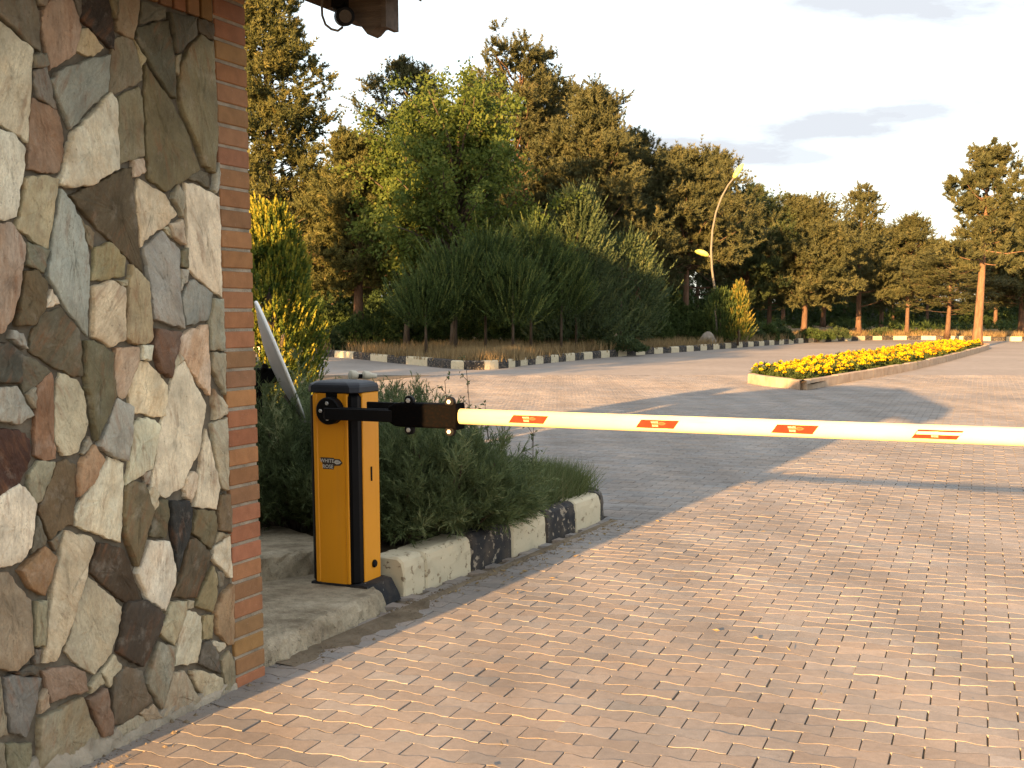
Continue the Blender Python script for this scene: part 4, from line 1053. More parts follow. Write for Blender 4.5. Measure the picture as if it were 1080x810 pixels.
def tufts(cen, axis, k, length, width, spread, r, tone):
    """k needles per tuft centre fanning about its axis"""
    n = len(cen); b = np.repeat(cen, k, 0); ax = np.repeat(unit(axis), k, 0)
    d = ax + unit(r.normal(size=(n * k, 3))) * spread
    L = length * r.uniform(0.7, 1.25, n * k)
    return blades(b - ax * length * 0.1, d, L, width, r), np.repeat(tone, k)

def trunk_mb(h, r0, r1, bend, seed, z0=-0.1, sides=9, n=9):
    r = random.Random(seed); mb = MB(); pts = []; rad = []
    a = r.uniform(0, 6.28); b = r.uniform(0, 6.28)
    for i in range(n + 1):
        f = i / n; z = z0 + (h - z0) * f
        pts.append((bend * math.sin(f * 2.6 + a) * f, bend * math.cos(f * 3.1 + b) * f * 0.8, z))
        rad.append((r0 * (1 - f) + r1 * f) * (1.0 + (0.35 if i == 0 else 0)))
    off = Vector((0, 0, 0))
    mb.tube(pts, rad, sides)
    return mb, pts

def limb(mb, p, q, r0, r1, sag, r, n=4):
    p, q = Vector(p), Vector(q); pts = []; rad = []
    for i in range(n + 1):
        f = i / n; c = p + (q - p) * f; c.z += sag * math.sin(f * math.pi) + 0.0
        c += Vector((r.uniform(-1, 1), r.uniform(-1, 1), r.uniform(-0.5, 0.5))) * 0.03 * (q - p).length * (0 < i < n)
        pts.append(c); rad.append(r0 * (1 - f) + r1 * f)
    mb.tube(pts, rad, 5)

def crown_pine(h, cb, rad, seed, profile='round', nb=58, clumps=4, dens=15, needle=0.2, up=0.25, mat='f_pine', gap=0.0, knd=9, nw=0.04, csize=0.42, bark='bark_pine', trunk_r=0.17, bend=0.25):
    """returns (trunk mesh, crown mesh) : limbs carrying puffs of needle tufts"""
    r = random.Random(seed); nr = np.random.default_rng(seed)
    tb, tp = trunk_mb(h * 0.97, trunk_r, 0.03, bend, seed)
    def tpos(z):
        f = min(max((z + 0.1) / (h * 0.97 + 0.1), 0), 1) * (len(tp) - 1); i = min(int(f), len(tp) - 2); f -= i
        return Vector(tp[i]) * (1 - f) + Vector(tp[i + 1]) * f
    def prof(t):
        if profile == 'round': return 0.78 + 0.9 * t if t < 0.24 else max(0.16, ((1 - t) / 0.76) ** 0.62)
        if profile == 'cone': return (1 - t) * 0.95 + 0.10
        if profile == 'spire': return (1 - t) ** 0.8 * 0.9 + 0.12
        if profile == 'flat': return 0.55 + 0.5 * math.sin(min(t * 1.25, 1) * math.pi * 0.62) - (0.45 if t > 0.93 else 0)
        if profile == 'open': return (0.55 + 0.45 * math.sin(t * 9 + 1)) * (1.05 - 0.75 * t)
        if profile == 'tier': return (0.42 if t > 0.82 else 0.45 + 0.55 * abs(math.sin(t * 7.6 + 0.4)) ** 1.5) * (1.10 - 0.35 * t)
        return 1 - t * 0.6
    CEN, AX, TONE = [], [], []
    az = r.uniform(0, 6.28)
    for i in range(nb):
        t = (i + r.uniform(0, 0.8)) / nb; t = t ** 0.9
        z = cb + (h - cb) * t * 0.97
        if gap and r.random() < gap: continue
        az += 2.39996 + r.uniform(-0.5, 0.5)
        L = rad * prof(t) * (r.uniform(0.55, 1.05) if r.random() < 0.72 else r.uniform(1.0, 1.32))
        p = tpos(z); el = up + 0.5 * t + r.uniform(-0.18, 0.18)
        d = Vector((math.cos(az) * math.cos(el), math.sin(az) * math.cos(el), math.sin(el)))
        q = p + d * L
        if L > 0.5: limb(tb, p, p + d * L * 0.85, 0.014 + 0.012 * L, 0.008, -0.05 * L, r)
        kk = max(2, int(clumps * 1.5 * min(1.0, 0.35 + L / rad)))
        for j in range(kk):
            f = 1.0 - 0.62 * (j / max(kk, 1)) * r.uniform(0.8, 1.1)
            c = p + d * L * f + Vector((r.gauss(0, 1), r.gauss(0, 1), r.gauss(0, 0.45))) * 0.22 * (1 + 0.25 * L)
            cs = csize * r.uniform(0.65, 1.2) * (0.7 if t > 0.9 else 1)
            m = max(4, int(dens * 0.55 * r.uniform(0.7, 1.2)))
            fd = unit(np.array([d.x, d.y, 0.0]) * 0.55 + np.array([0, 0, 0.55]) + nr.normal(0, 0.55, (m, 3)))
            fl = cs * nr.uniform(0.7, 1.45, (m, 1)); st = np.linspace(0.15, 1.0, 5)
            o0 = nr.normal(0, 0.42, (m, 3)) * cs; o0[:, 2] *= 0.55
            pts = (o0[:, None, :] + fd[:, None, :] * fl[:, None, :] * st[None, :, None]); pts[:, :, 2] += 0.10 * cs * st[None, :] ** 2
            CEN.append((np.array(c) + pts).reshape(-1, 3)); AX.append(np.repeat(fd + np.array([0, 0, 0.25]), 5, 0))
            TONE.append(np.clip(np.repeat(nr.normal(0.42 + r.uniform(-0.2, 0.2), 0.13, m), 5) + np.tile((st - 0.5) * 0.22, m), 0, 1))
    CEN, AX, TONE = np.concatenate(CEN), np.concatenate(AX), np.concatenate(TONE)
    tri, tone = tufts(CEN, AX, knd, needle * 0.85, nw, 0.85, nr, TONE)
    return tb, tri_mesh('crown', tri, tone, M[mat])

def crown_leafy(h, cb, rad, seed, n_limb=26, sub=9, per=46, leaf=0.15, mat='f_leaf', trunk_r=0.13):
    r = random.Random(seed); nr = np.random.default_rng(seed)
    tb, tp = trunk_mb(h * 0.72, trunk_r, 0.04, 0.3, seed)
    P, Dd, T = [], [], []
    for i in range(n_limb):
        t = (i + r.random()) / n_limb; z0 = cb * 0.75 + (h * 0.68 - cb * 0.75) * t
        f = min(z0 / (h * 0.72), 1) * (len(tp) - 1); k = min(int(f), len(tp) - 2); p = Vector(tp[k]) + (Vector(tp[k + 1]) - Vector(tp[k])) * (f - k)
        az = i * 2.4 + r.uniform(-0.4, 0.4); el = R(18 + 50 * t + r.uniform(-12, 12))
        L = rad * r.uniform(0.7, 1.15) * (1.0 - 0.15 * t) if t < 0.8 else (h - z0) * r.uniform(0.75, 1.0)
        d = Vector((math.cos(az) * math.cos(el), math.sin(az) * math.cos(el), math.sin(el))); q = p + d * L
        if q.z > h: q.z = h - r.uniform(0, 0.4)
        limb(tb, p, q, 0.03 + 0.012 * L, 0.012, 0.05 * L, r)
        for j in range(sub):
            g_ = 0.35 + 0.7 * (j + r.random()) / sub
            c = p + (q - p) * g_
            tw = Vector((r.gauss(0, 1), r.gauss(0, 1), r.gauss(0.25, 0.7))).normalized() * r.uniform(0.5, 1.1)
            m = int(per * r.uniform(0.6, 1.3)); s = nr.uniform(0, 1, m)
            pts = np.array(c) + np.outer(s, np.array(tw)) + nr.normal(0, 0.12, (m, 3))
            pts[:, 2] -= 0.18 * s * s
            P.append(pts); Dd.append(np.array(tw) * 0.7 + nr.normal(0, 0.7, (m, 3)) - np.array([0, 0, 0.35])); T.append(np.clip(nr.normal(0.45 + r.uniform(-0.22, 0.22), 0.15, m), 0, 1))
    P, Dd, T = np.concatenate(P), np.concatenate(Dd), np.concatenate(T)
    tri = leaves(P, Dd, leaf * nr.uniform(0.7, 1.25, len(P)), leaf * 0.55, nr)
    return tb, tri_mesh('crown', tri, np.concatenate([T, T]), M[mat])

def sprays(base, axis, length, nr, k=16, width=0.05, leaf=0.16, flare=0.22, curve=0.25):
    """feathery upright plumes: needles set all along each plume axis"""
    n = len(base); ax = unit(axis); s = np.tile(np.linspace(0.05, 1.0, k), n)
    b = np.repeat(base, k, 0); a = np.repeat(ax, k, 0); L = np.repeat(np.broadcast_to(length, (n,)), k)
    up = np.array([0, 0, 1.0])
    pos = b + a * (s * L)[:, None] + up * (curve * (s ** 2) * L)[:, None]
    d = a * 1.0 + up * (curve * 1.6 * s)[:, None] + unit(nr.normal(size=(n * k, 3))) * (flare * 3.2 * (1.05 - s * 0.75))[:, None]
    return blades(pos, d, leaf * nr.uniform(0.7, 1.3, n * k) * (1.1 - 0.45 * s), width, nr), s

def crown_plume(h, cb, rad, seed, n=520, plen=0.8, mat='f_plume', k=16, width=0.05, leaf=0.2, shape='fan', stems=4, tipgold=False, bark='bark_dark', up=1.0, jag=0.0, out=0.0, tv=0.15, flare=0.22):
    r = random.Random(seed); nr = np.random.default_rng(seed)
    tb = MB()
    for i in range(stems):
        a = i * 6.28 / max(stems, 1) + r.uniform(-0.5, 0.5); sp = 0.0 if stems == 1 else rad * 0.36
        tb.tube([(math.cos(a) * sp * 0.8, math.sin(a) * sp * 0.8, -0.1), (math.cos(a) * sp * 0.85, math.sin(a) * sp * 0.85, h * 0.3), (math.cos(a) * sp, math.sin(a) * sp, h * 0.75)], [0.055, 0.04, 0.015], 7)
    t = nr.uniform(0, 1, n) ** 0.85; az = nr.uniform(0, 2 * np.pi, n)
    if shape == 'fan': pr = np.sin(np.clip(t * 0.9 + 0.16, 0, 1) * np.pi) ** 0.6 * (1 - 0.30 * t)
    elif shape == 'cone': pr = (1 - t) ** 0.8 * 0.95 + 0.06
    else: pr = np.sin(np.clip(t * 0.86 + 0.12, 0, 1) * np.pi) ** 0.55
    rr = rad * pr * nr.uniform(0.45, 1.0, n) ** 0.5 * (1 + 0.14 * np.sin(az * 3 + seed) + 0.10 * np.sin(az * 7 + t * 9))
    L = plen * nr.uniform(0.6, 1.25, n) * (1 - 0.35 * t)
    if jag: L = L * np.where(nr.uniform(size=n) < 0.16, 1.5, 1.0); rr = rr * (1 + 0.22 * np.sin(az * 5 + t * 14 + seed) * jag)
    base = np.c_[np.cos(az) * rr * 0.86, np.sin(az) * rr * 0.86, cb + (h - cb - plen * 0.6) * t]
    axis = np.c_[np.cos(az) * (0.75 + out - 0.3 * t), np.sin(az) * (0.75 + out - 0.3 * t), up * (0.75 + 0.5 * t)] + nr.normal(0, 0.16, (n, 3))
    tri, s = sprays(base, axis, L, nr, k, width, leaf, flare)
    tone = np.clip(np.repeat(nr.normal(0.40, tv, n), k) + (0.75 if tipgold else 0.3) * (s - 0.3), 0, 1)
    return tb, tri_mesh('crown', tri, tone, M[mat])

def bush_mesh(rx, ry, h, seed, n=900, mat='f_plume', leaf=0.1, width=0.04, k=8):
    nr = np.random.default_rng(seed)
    d = unit(nr.normal(size=(n, 3))); d[:, 2] = np.abs(d[:, 2])
    rad = nr.uniform(0.5, 1.0, n) ** 0.4
    az = np.arctan2(d[:, 1], d[:, 0]); rad = rad * (1 + 0.13 * np.sin(3 * az + seed) + 0.1 * np.sin(5 * az + d[:, 2] * 5))
    c = d * rad[:, None] * np.array([rx, ry, h])
    tri, tone = tufts(c, d + np.array([0, 0, 0.4]), k, leaf, width, 0.9, nr, np.clip(nr.normal(0.42, 0.18, n), 0, 1))
    return tri_mesh('bush', tri, tone, M[mat])

def make_tree(name, label, group, x, y, builder, rz=0.0, z=0.2, cat='tree', bark='bark_pine'):
    root = tag(empty(name, (x, y, z), rz), label, cat, group)
    tb, cr = builder
    tb.build('trunk', M[bark], root, smooth=True); obj('crown', cr, root)
    return root
def copy_tree(src, label, group, x, y, rz, sc=(1, 1, 1), z=0.2):
    r = src.copy(); COL.objects.link(r); r.location = (x, y, z); r.rotation_euler = (0, 0, rz); r.scale = sc
    r['label'] = label
    if group: r['group'] = group
    elif 'group' in r: del r['group']
    for ch in src.children:
        c = ch.copy(); COL.objects.link(c); c.parent = r
    return r
def spot(px, Y): return (px - CX) / 1300.0 * Y
def top_z(py, Y): return EYE + (331 - py) * Y / 1300.0

# ------------------------------------------------------------------ the big trees on the left
def place(name, label, px, py, Y, fn, rz=0.0, group=None, bark='bark_pine', cat='tree', z=0.2):
    return make_tree(name, label, group, spot(px, Y), Y, fn(top_z(py, Y) - z), rz, z, cat, bark)

PG = 'pines behind the far kerb'
place('cypress_tree', 'tallest dark conifer rising out of the picture behind the brick corner', 287, -30, 47,
      lambda h: crown_pine(h, 1.5, 3.7, 21, 'cone', 150, 5, 13, 0.20, 0.02, 'f_cedar', 0, 9, 0.045, 0.42, trunk_r=0.24, bend=0.1), bark='bark_dark')
place('cypress_tree', 'golden green conifer with a bare lower trunk between the tallest conifer and the leafy tree', 378, 150, 45,
      lambda h: crown_pine(h, 2.0, 2.0, 22, 'round', 80, 5, 14, 0.17, 0.15, 'f_cedar', 0, 9, 0.042, 0.36, trunk_r=0.22, bend=0.12), bark='bark_pine')
place('leafy_tree', 'bright green broad leaved tree, its thin trunk standing left of the plume shrubs', 478, 88, 42,
      lambda h: crown_leafy(h, 2.6, 3.9, 31, 46, 12, 62, 0.15), bark='bark_dark')
place('leafy_tree', 'smaller broad leaved tree with a slim bare trunk in front of the shaded dry grass', 428, 112, 43.5,
      lambda h: crown_leafy(h, 3.0, 2.3, 32, 28, 10, 50, 0.16, trunk_r=0.11), bark='bark_dark')
p3 = place('pine_tree', 'pine whose brown top shows above the leafy tree', 437, 74, 57, lambda h: crown_pine(h, 3.0, 3.3, 41, 'round', 64, 4, 15), group=PG)
p4 = place('pine_tree', 'tall flat topped pine with an orange lit trunk, right of the leafy tree', 546, 80, 54,
           lambda h: crown_pine(h, 4.0, 2.3, 42, 'flat', 66, 4, 15, gap=0.12, trunk_r=0.2), group=PG)
copy_tree(p3, 'pine filling the skyline between the leafy tree and the flat topped pine', PG, spot(500, 60), 60, 2.2, (0.9, 0.9, 0.97))
copy_tree(p4, 'open pine between the flat topped pine and the broad open one', PG, spot(588, 60), 60, 3.9, (1.0, 1.0, 0.98))
p5 = place('pine_tree', 'broad open pine with upturned branch tips beside the flat topped pine', 622, 108, 52,
           lambda h: crown_pine(h, 2.4, 3.0, 43, 'round', 80, 5, 14, up=0.45), group=PG)
p6 = place('pine_tree', 'narrower pine filling the slope of tree tops left of the round pine by the lamp', 672, 148, 56,
           lambda h: crown_pine(h, 2.4, 3.0, 44, 'cone', 76, 4, 15), group=PG)
p7 = place('pine_tree', 'wide bushy pine with a clear reddish trunk just left of the street lamp', 722, 172, 57.5,
           lambda h: crown_pine(h, 3.1, 3.1, 45, 'round', 84, 5, 16), group=PG)
p8 = place('pine_tree', 'dark pine directly behind the curved street lamp', 786, 206, 64,
           lambda h: crown_pine(h, 1.6, 2.4, 46, 'round', 70, 4, 16, mat='f_pine2'), group=PG)
copy_tree(p6, 'slender pine top peeping out beside the lamp head', PG, spot(752, 64), 64, 2.0, (0.8, 0.8, 1.02))
p15 = place('pine_tree', 'dense rounded pine with a short trunk between the lamp and the spire shaped pine', 848, 218, 64,
            lambda h: crown_pine(h, 1.7, 2.5, 47, 'round', 84, 5, 18, csize=0.48), group=PG)
p16 = place('pine_tree', 'spire shaped pine with its trunk showing through thin upper branches', 906, 206, 69,
            lambda h: crown_pine(h, 1.6, 2.0, 48, 'spire', 62, 4, 13, gap=0.1), group=PG)
copy_tree(p5, 'pine with a pointed crown beside the spire shaped pine, on its right', PG, spot(957, 70), 70, 1.2, (0.76, 0.76, 0.64))
copy_tree(p15, 'low dark pine behind the spire shaped pine', PG, spot(930, 82), 82, 3.0, (0.95, 0.95, 0.95))
copy_tree(p3, 'pine left of the lone tall pine, touching its lower branches', PG, spot(1000, 64), 64, 0.5, (0.85, 0.85, 0.38))
copy_tree(p15, 'shaded pine at the right edge behind the lone tall pine', PG, spot(1078, 70), 70, 4.0, (1.1, 1.1, 1.02))
p19 = place('pine_tree', 'lone tall pine with a long bare trunk at the end of the flower bed', 1032, 163, 52.5,
            lambda h: crown_pine(h, 3.2, 1.7, 49, 'tier', 72, 4, 12, gap=0.10, up=0.06, trunk_r=0.21, bend=0.06, csize=0.28, mat='f_pine'), z=0.1, bark='bark_tan')
copy_tree(p8, 'dark pine filling the gap between the pine beside the lamp and the dense rounded pine', PG, spot(812, 72), 72, 5.0, (0.9, 0.9, 0.85))
# far row : nothing in the photo tells these apart
FG = 'far pines in the back row'
srcs = [p15, p8, p5, p6, p7, p16]
rr_ = random.Random(77)
for k, (px, py, Y) in enumerate([(300, 215, 88), (352, 200, 80), (400, 190, 84), (470, 170, 90), (512, 185, 78), (560, 180, 86), (596, 190, 76), (642, 200, 84), (690, 205, 80), (735, 222, 90), (770, 240, 100), (826, 250, 92),
                                 (868, 248, 96), (890, 262, 110), (942, 262, 104), (978, 258, 98), (1015, 262, 108), (1050, 258, 95), (1095, 248, 88), (1130, 240, 92), (1180, 230, 84), (1240, 220, 80)]):
    s_ = srcs[k % len(srcs)]; hh = max(v_.co.z for v_ in s_.children[1].data.vertices) if False else None
    H0 = s_['h'] if 'h' in s_ else {id(p15): top_z(218, 64), id(p8): top_z(206, 64), id(p5): top_z(108, 52), id(p6): top_z(148, 56), id(p7): top_z(172, 57.5), id(p16): top_z(206, 69)}[id(s_)]
    q = top_z(py, Y) / H0
    copy_tree(s_, 'dark pine of the far back row seen between the nearer trunks', FG, spot(px, Y), Y, rr_.uniform(0, 6), (q * 1.15, q * 1.15, q), 0.4)

# ------------------------------------------------------------------ evergreen shrubs behind the kerb
EV = 'evergreen plumes behind the kerb'
for k, (px, py, Y, rd, lab) in enumerate([(449, 292, 36.2, 0.80, 'smallest feathery evergreen, at the left end of the plume group'), (480, 258, 36.8, 1.05, 'feathery evergreen leaning over the second bare stem of the plume group'),
                                          (512, 242, 37.6, 1.0, 'feathery evergreen in the middle of the plume group, left of its tallest member'), (541, 272, 36.6, 0.85, 'short feathery evergreen in front of the tallest one'),
                                          (560, 232, 38.8, 1.05, 'tallest feathery evergreen of the dark plume group'), (592, 268, 39.4, 0.85, 'feathery evergreen at the right end of the plume group, against the pale topped juniper')]):
    place('plume_conifer', lab, px, py, Y, lambda h: crown_plume(h, 0.80 + 0.12 * (k % 3), rd * 0.92, 51 + k, 470, 0.8, 'f_plume', 30, 0.038, 0.105, 'egg', 1, jag=1.5, out=0.45, tv=0.26, flare=0.42), group=EV, bark='bark_dark')
place('juniper_tree', 'blue green juniper with a pale pointed top right of the plume group', 608, 200, 42.5,
      lambda h: crown_plume(h, 0.3, 1.8, 61, 1300, 0.75, 'f_blue', 15, 0.05, 0.15, 'cone', 1, jag=1.0, out=0.7, tv=0.22, flare=0.4), bark='bark_dark')
place('juniper_tree', 'lower rounded blue green juniper beside the pointed one', 655, 246, 44.5,
      lambda h: crown_plume(h, 0.2, 1.6, 62, 1150, 0.65, 'f_blue', 14, 0.05, 0.15, 'egg', 1, jag=1.0, out=0.7, tv=0.22, flare=0.4), bark='bark_dark')
place('thuja', 'yellow tipped columnar thuja close beside the brick corner', 284, 218, 11.0,
      lambda h: crown_plume(h, 0.02, 0.45, 63, 3600, 0.13, 'f_gold', 13, 0.020, 0.040, 'egg', 1, True, jag=0.5, tv=0.2, flare=0.34), bark='bark_dark', z=0.16)
place('thuja', 'small golden tipped thuja below the street lamp', 779, 298, 51.9,
      lambda h: crown_plume(h, 0.05, 0.6, 64, 620, 0.4, 'f_gold2', 11, 0.05, 0.14, 'cone', 1, True), bark='bark_dark')
place('thuja', 'dark green thuja bush at the foot of the street lamp', 760, 306, 52.0,
      lambda h: crown_plume(h, 0.05, 0.72, 65, 700, 0.42, 'f_plume', 11, 0.05, 0.14, 'egg', 1), bark='bark_dark')
def bush(name, label, px, py, Y, rx, seed, mat='f_plume', n=900, group=None, leaf=0.12, width=0.045):
    h = top_z(py, Y) - 0.18
    o = obj(name, bush_mesh(rx, rx * 0.8, h, seed, n, mat, leaf, width)); o.location = (spot(px, Y), Y, 0.17)
    return tag(o, label, 'shrub', group)
bush('shrub', 'low dark shrub in front of the conifer trunk at the left', 382, 334, 44.0, 1.25, 71, 'f_plume', 1500)
bush('shrub', 'sparse grey green shrub against the yellow tipped thuja', 338, 345, 43.0, 0.8, 72, 'f_blue', 500)
bush('shrub', 'rounded dark bush behind the kerb between the blue green juniper and the stone', 692, 331, 50.0, 0.72, 73, 'f_plume', 900)
bush('shrub', 'dark bush left of the grey stone under the lamp', 736, 329, 52.0, 0.55, 74, 'f_plume', 700)
for k, (px, py, Y, rx) in enumerate([(438, 322, 46, 1.1), (470, 310, 47, 1.3), (505, 305, 48, 1.4), (540, 312, 46, 1.2), (575, 300, 49, 1.4), (612, 308, 48, 1.3), (648, 305, 51, 1.4), (684, 312, 54, 1.3), (350, 325, 50, 1.3), (410, 318, 52, 1.4), (712, 322, 56, 1.1), (745, 318, 58, 1.2)]):
    bush('shrub', 'dark shrub in the deep shade behind the feathery evergreens and their bare stems', px, py, Y, rx, 120 + k, 'f_plume', 1500, 'shaded shrubs under the trees', 0.16, 0.05)
bush('shrub', 'trailing green shrub spilling over the kerb', 655, 356, 42.3, 0.9, 75, 'f_blue', 800)
for k, (px, py, Y, rx) in enumerate([(812, 343, 58, 0.5), (826, 346, 60, 0.6), (856, 347, 62, 0.7), (884, 346, 64, 0.65), (872, 351, 63, 0.4), (930, 347, 70, 0.7), (962, 350, 72, 0.5), (800, 350, 57, 0.4)]):
    bush('shrub', 'small straggly weed bush in the sunlit dry grass behind the striped kerb', px, py, Y, rx, 80 + k, 'f_blue' if k % 2 else 'f_plume', 260, 'weed bushes behind the striped kerb', 0.16, 0.05)

# trees outside the left edge whose shade falls on the far kerb and the foot of the shrubs
for k, (x, y, q, src, lab) in enumerate([(-11.2, 12.0, 1.0, p7, 'wide pine behind the gatehouse'), (-13.5, 17.5, 0.97, p5, 'tall pine left of the gatehouse'), (-9.9, 20.5, 0.97, p15, 'rounded pine between gatehouse and side road'), (-16.5, 9.0, 1.05, p4, 'flat topped pine farthest left behind the gatehouse'), (-15.0, 23.0, 0.97, p6, 'narrow pine at the mouth of the side road')]):
    copy_tree(src, lab, 'pines behind the gatehouse', x, y, k * 1.3, (q, q, q), 0.0)

# ------------------------------------------------------------------ stone, lamp, far wall
st = MB(); rs = random.Random(3); rings = []
for k in range(6):
    f = k / 5; rad = 0.36 * math.cos(f * 1.45) * (1.0 if k else 0.95)
    rings.append([(math.cos(a * 0.5236) * rad * rs.uniform(0.85, 1.15), math.sin(a * 0.5236) * rad * 0.8 * rs.uniform(0.85, 1.15), -0.05 + 0.55 * math.sin(f * 1.5) + rs.uniform(-0.02, 0.02)) for a in range(12)])
st.loft(rings); so_ = st.build('boulder', M['boulder']); so_.location = (spot(747, 51), 51, 0.2); tag(so_, 'grey stone lying behind the kerb below the street lamp', 'stone')

lamp = tag(empty('street_lamp', (spot(752, 52), 52, 0.2)), 'bowed steel lamp post with two pale yellow lamp heads rising in front of the pines', 'street lamp')
S_ = 52 / 1300.0
def lp(px, py): return ((px - 752) * S_, 0.0, EYE - 0.2 + (331 - py) * S_)
mb = MB(); pts = [(0.18, 0, -0.1), (0.14, 0, 0.8)] + [lp(*q) for q in ((752.5, 303), (749.5, 285), (748, 265), (748.8, 245), (752, 227), (757.5, 211), (764, 199), (771, 190))]
mb.tube(pts, [0.06, 0.055, 0.05, 0.047, 0.044, 0.041, 0.038, 0.036, 0.034, 0.032], 10); mb.build('pole', M['pole'], lamp, smooth=True)
def head(a, b, w, name, par):
    a, b = Vector(a), Vector(b); d = (b - a); mb = MB(); sd_ = Vector((0, 1, 0)); up = d.cross(sd_).normalized() * (1 if d.cross(sd_).z > 0 else -1); rings = []
    for f, q, th in ((0, 0.35, 0.5), (0.15, 0.7, 0.8), (0.45, 1.0, 1.0), (0.8, 0.9, 0.8), (1.0, 0.45, 0.35)):
        c = a + d * f
        rings.append([c + sd_ * w * q * math.cos(k * 0.628) + up * (w * 0.62 * th * math.sin(k * 0.628) if math.sin(k * 0.628) > 0 else w * 0.35 * th * math.sin(k * 0.628)) for k in range(10)])
    mb.loft(rings); return mb.build(name, M['lamp'], par)
head(lp(770, 192), lp(779, 178), 0.24, 'lamp_head', lamp); head(lp(745, 271), lp(731.5, 266.5), 0.26, 'lamp_head', lamp)
mb = MB(); mb.tube([lp(748, 272), lp(744, 270.5)], 0.04, 6); mb.build('arm', M['pole'], lamp)

wl = MB()
for k in range(30):
    x0 = -60 + k * 7.0; wl.box(x0 + 0.02, x0 + 6.6, 118, 118.25, 0.2, 2.35); wl.box(x0 + 6.6, x0 + 7.02, 117.9, 118.35, 0.2, 2.55)
tag(wl.build('boundary_wall', M['paintwall']), 'pale plastered boundary wall far behind the tree trunks', 'wall')

# low dry stone and grass
def grass(name, pts, hgt, width, mat, lean, seed, mi=0.45, per=1):
    nr = np.random.default_rng(seed); pts = np.repeat(pts, per, 0); pts = pts + np.c_[nr.normal(0, 0.05, (len(pts), 2)), np.zeros(len(pts))] * (per > 1)
    n = len(pts); d = np.c_[nr.normal(0, lean, (n, 2)), np.ones(n)]
    tri = blades(pts, d, hgt * nr.uniform(0.45, 1.25, n), width, nr)
    return tri_mesh(name, tri, np.clip(nr.normal(mi, 0.22, n), 0, 1), M[mat])
nr = np.random.default_rng(5)
pts = []
kp = np.array([(p.x, p.y) for p in KERB]); sel = (kp[:, 0] > -12) & (kp[:, 0] < 36); kp = kp[sel]
N = 30000
idx = nr.integers(0, len(kp) - 1, N); f = nr.uniform(0, 1, N)[:, None]
b0 = kp[idx] * (1 - f) + kp[idx + 1] * f; depth = 0.28 + 14.0 * nr.uniform(0, 1, N) ** 1.7
patch = np.sin(b0[:, 0] * 1.7 + depth * 1.1) + np.sin(b0[:, 1] * 0.9 - depth * 0.7) + nr.normal(0, 0.6, N)
keep = patch > -0.7
gx = b0[:, 0] + nr.normal(0, 0.1, N) + b0[:, 0] * 0.008 * depth; gy = b0[:, 1] + depth
P = np.c_[gx, gy, np.full(N, 0.17)][keep]
tag(obj('grass', grass('grass', P, 0.36, 0.028, 'f_dry', 0.28, 6, per=2)), kind='stuff')

# ------------------------------------------------------------------ flower bed
bed = tag(empty('flower_bed', (0, 0, 0)), 'long narrow planting bed with a low concrete edging, filled with yellow marigolds', 'flower bed')
be = smooth_path(BED_EDGE + [BED_EDGE[0]], 3); db = arc(be)
if True:
    s = 0.0
    while s < db[-1] - 0.1:
        ln = min(1.0, db[-1] - s); kerb_block(be, db, s, s + ln, 0.19 + rng.uniform(-0.006, 0.006), 0.14, 1, mat=M['terracotta'], parent=bed, name='edging_block', cham=0.02); s += ln
    mb = MB(); pol = []
    for k, p in enumerate(be[:-1]):
        tn = (be[(k + 1) % (len(be) - 1)] - be[k - 1]).normalized(); q = p + Vector((-tn.y, tn.x)) * 0.1; pol.append((q.x, q.y, 0.12))
    mb.add(pol, [tuple(range(len(pol)))]); mb.build('soil', M['soil'], bed)
def marigold(seed, petal):
    nr = np.random.default_rng(seed); n = 90
    d = unit(nr.normal(size=(n, 3))); d[:, 2] = np.abs(d[:, 2]); c = d * np.array([0.2, 0.2, 0.22]) * nr.uniform(0.4, 1, (n, 1))
    t1, to1 = tufts(c, d + np.array([0, 0, .5]), 5, 0.09, 0.035, 0.9, nr, np.clip(nr.normal(0.45, 0.2, n), 0, 1))
    m = nr.integers(7, 12); fl = []
    az = nr.uniform(0, 6.28, m); rr = 0.21 * np.sqrt(nr.uniform(0, 1, m)); fc = np.c_[np.cos(az) * rr, np.sin(az) * rr, 0.23 + nr.uniform(-0.05, 0.06, m) - rr * 0.35]
    pd = unit(nr.normal(size=(m * 22, 3))); pd[:, 2] = np.abs(pd[:, 2]) * 0.9 - 0.1
    cc = np.repeat(fc, 22, 0)
    t2 = leaves(cc, pd, 0.044, 0.042, nr); to2 = np.clip(nr.normal(0.5, 0.25, len(t2)), 0, 1)
    return tri_mesh('marigold_plant', np.concatenate([t1, t2]), np.concatenate([to1, to2]), [M['f_mari'], M[petal]], np.r_[np.zeros(len(t1)), np.ones(len(t2))])
proto = [marigold(91, 'petal'), marigold(92, 'petal'), marigold(93, 'petal'), marigold(94, 'petal_orange')]
inner = [(p[0], p[1]) for p in pol]
cnt = 0; rm = random.Random(8)
D_ = Vector((0.462, 0.887)); Q_ = Vector((D_.y, -D_.x)); k = 0
a = -3.0
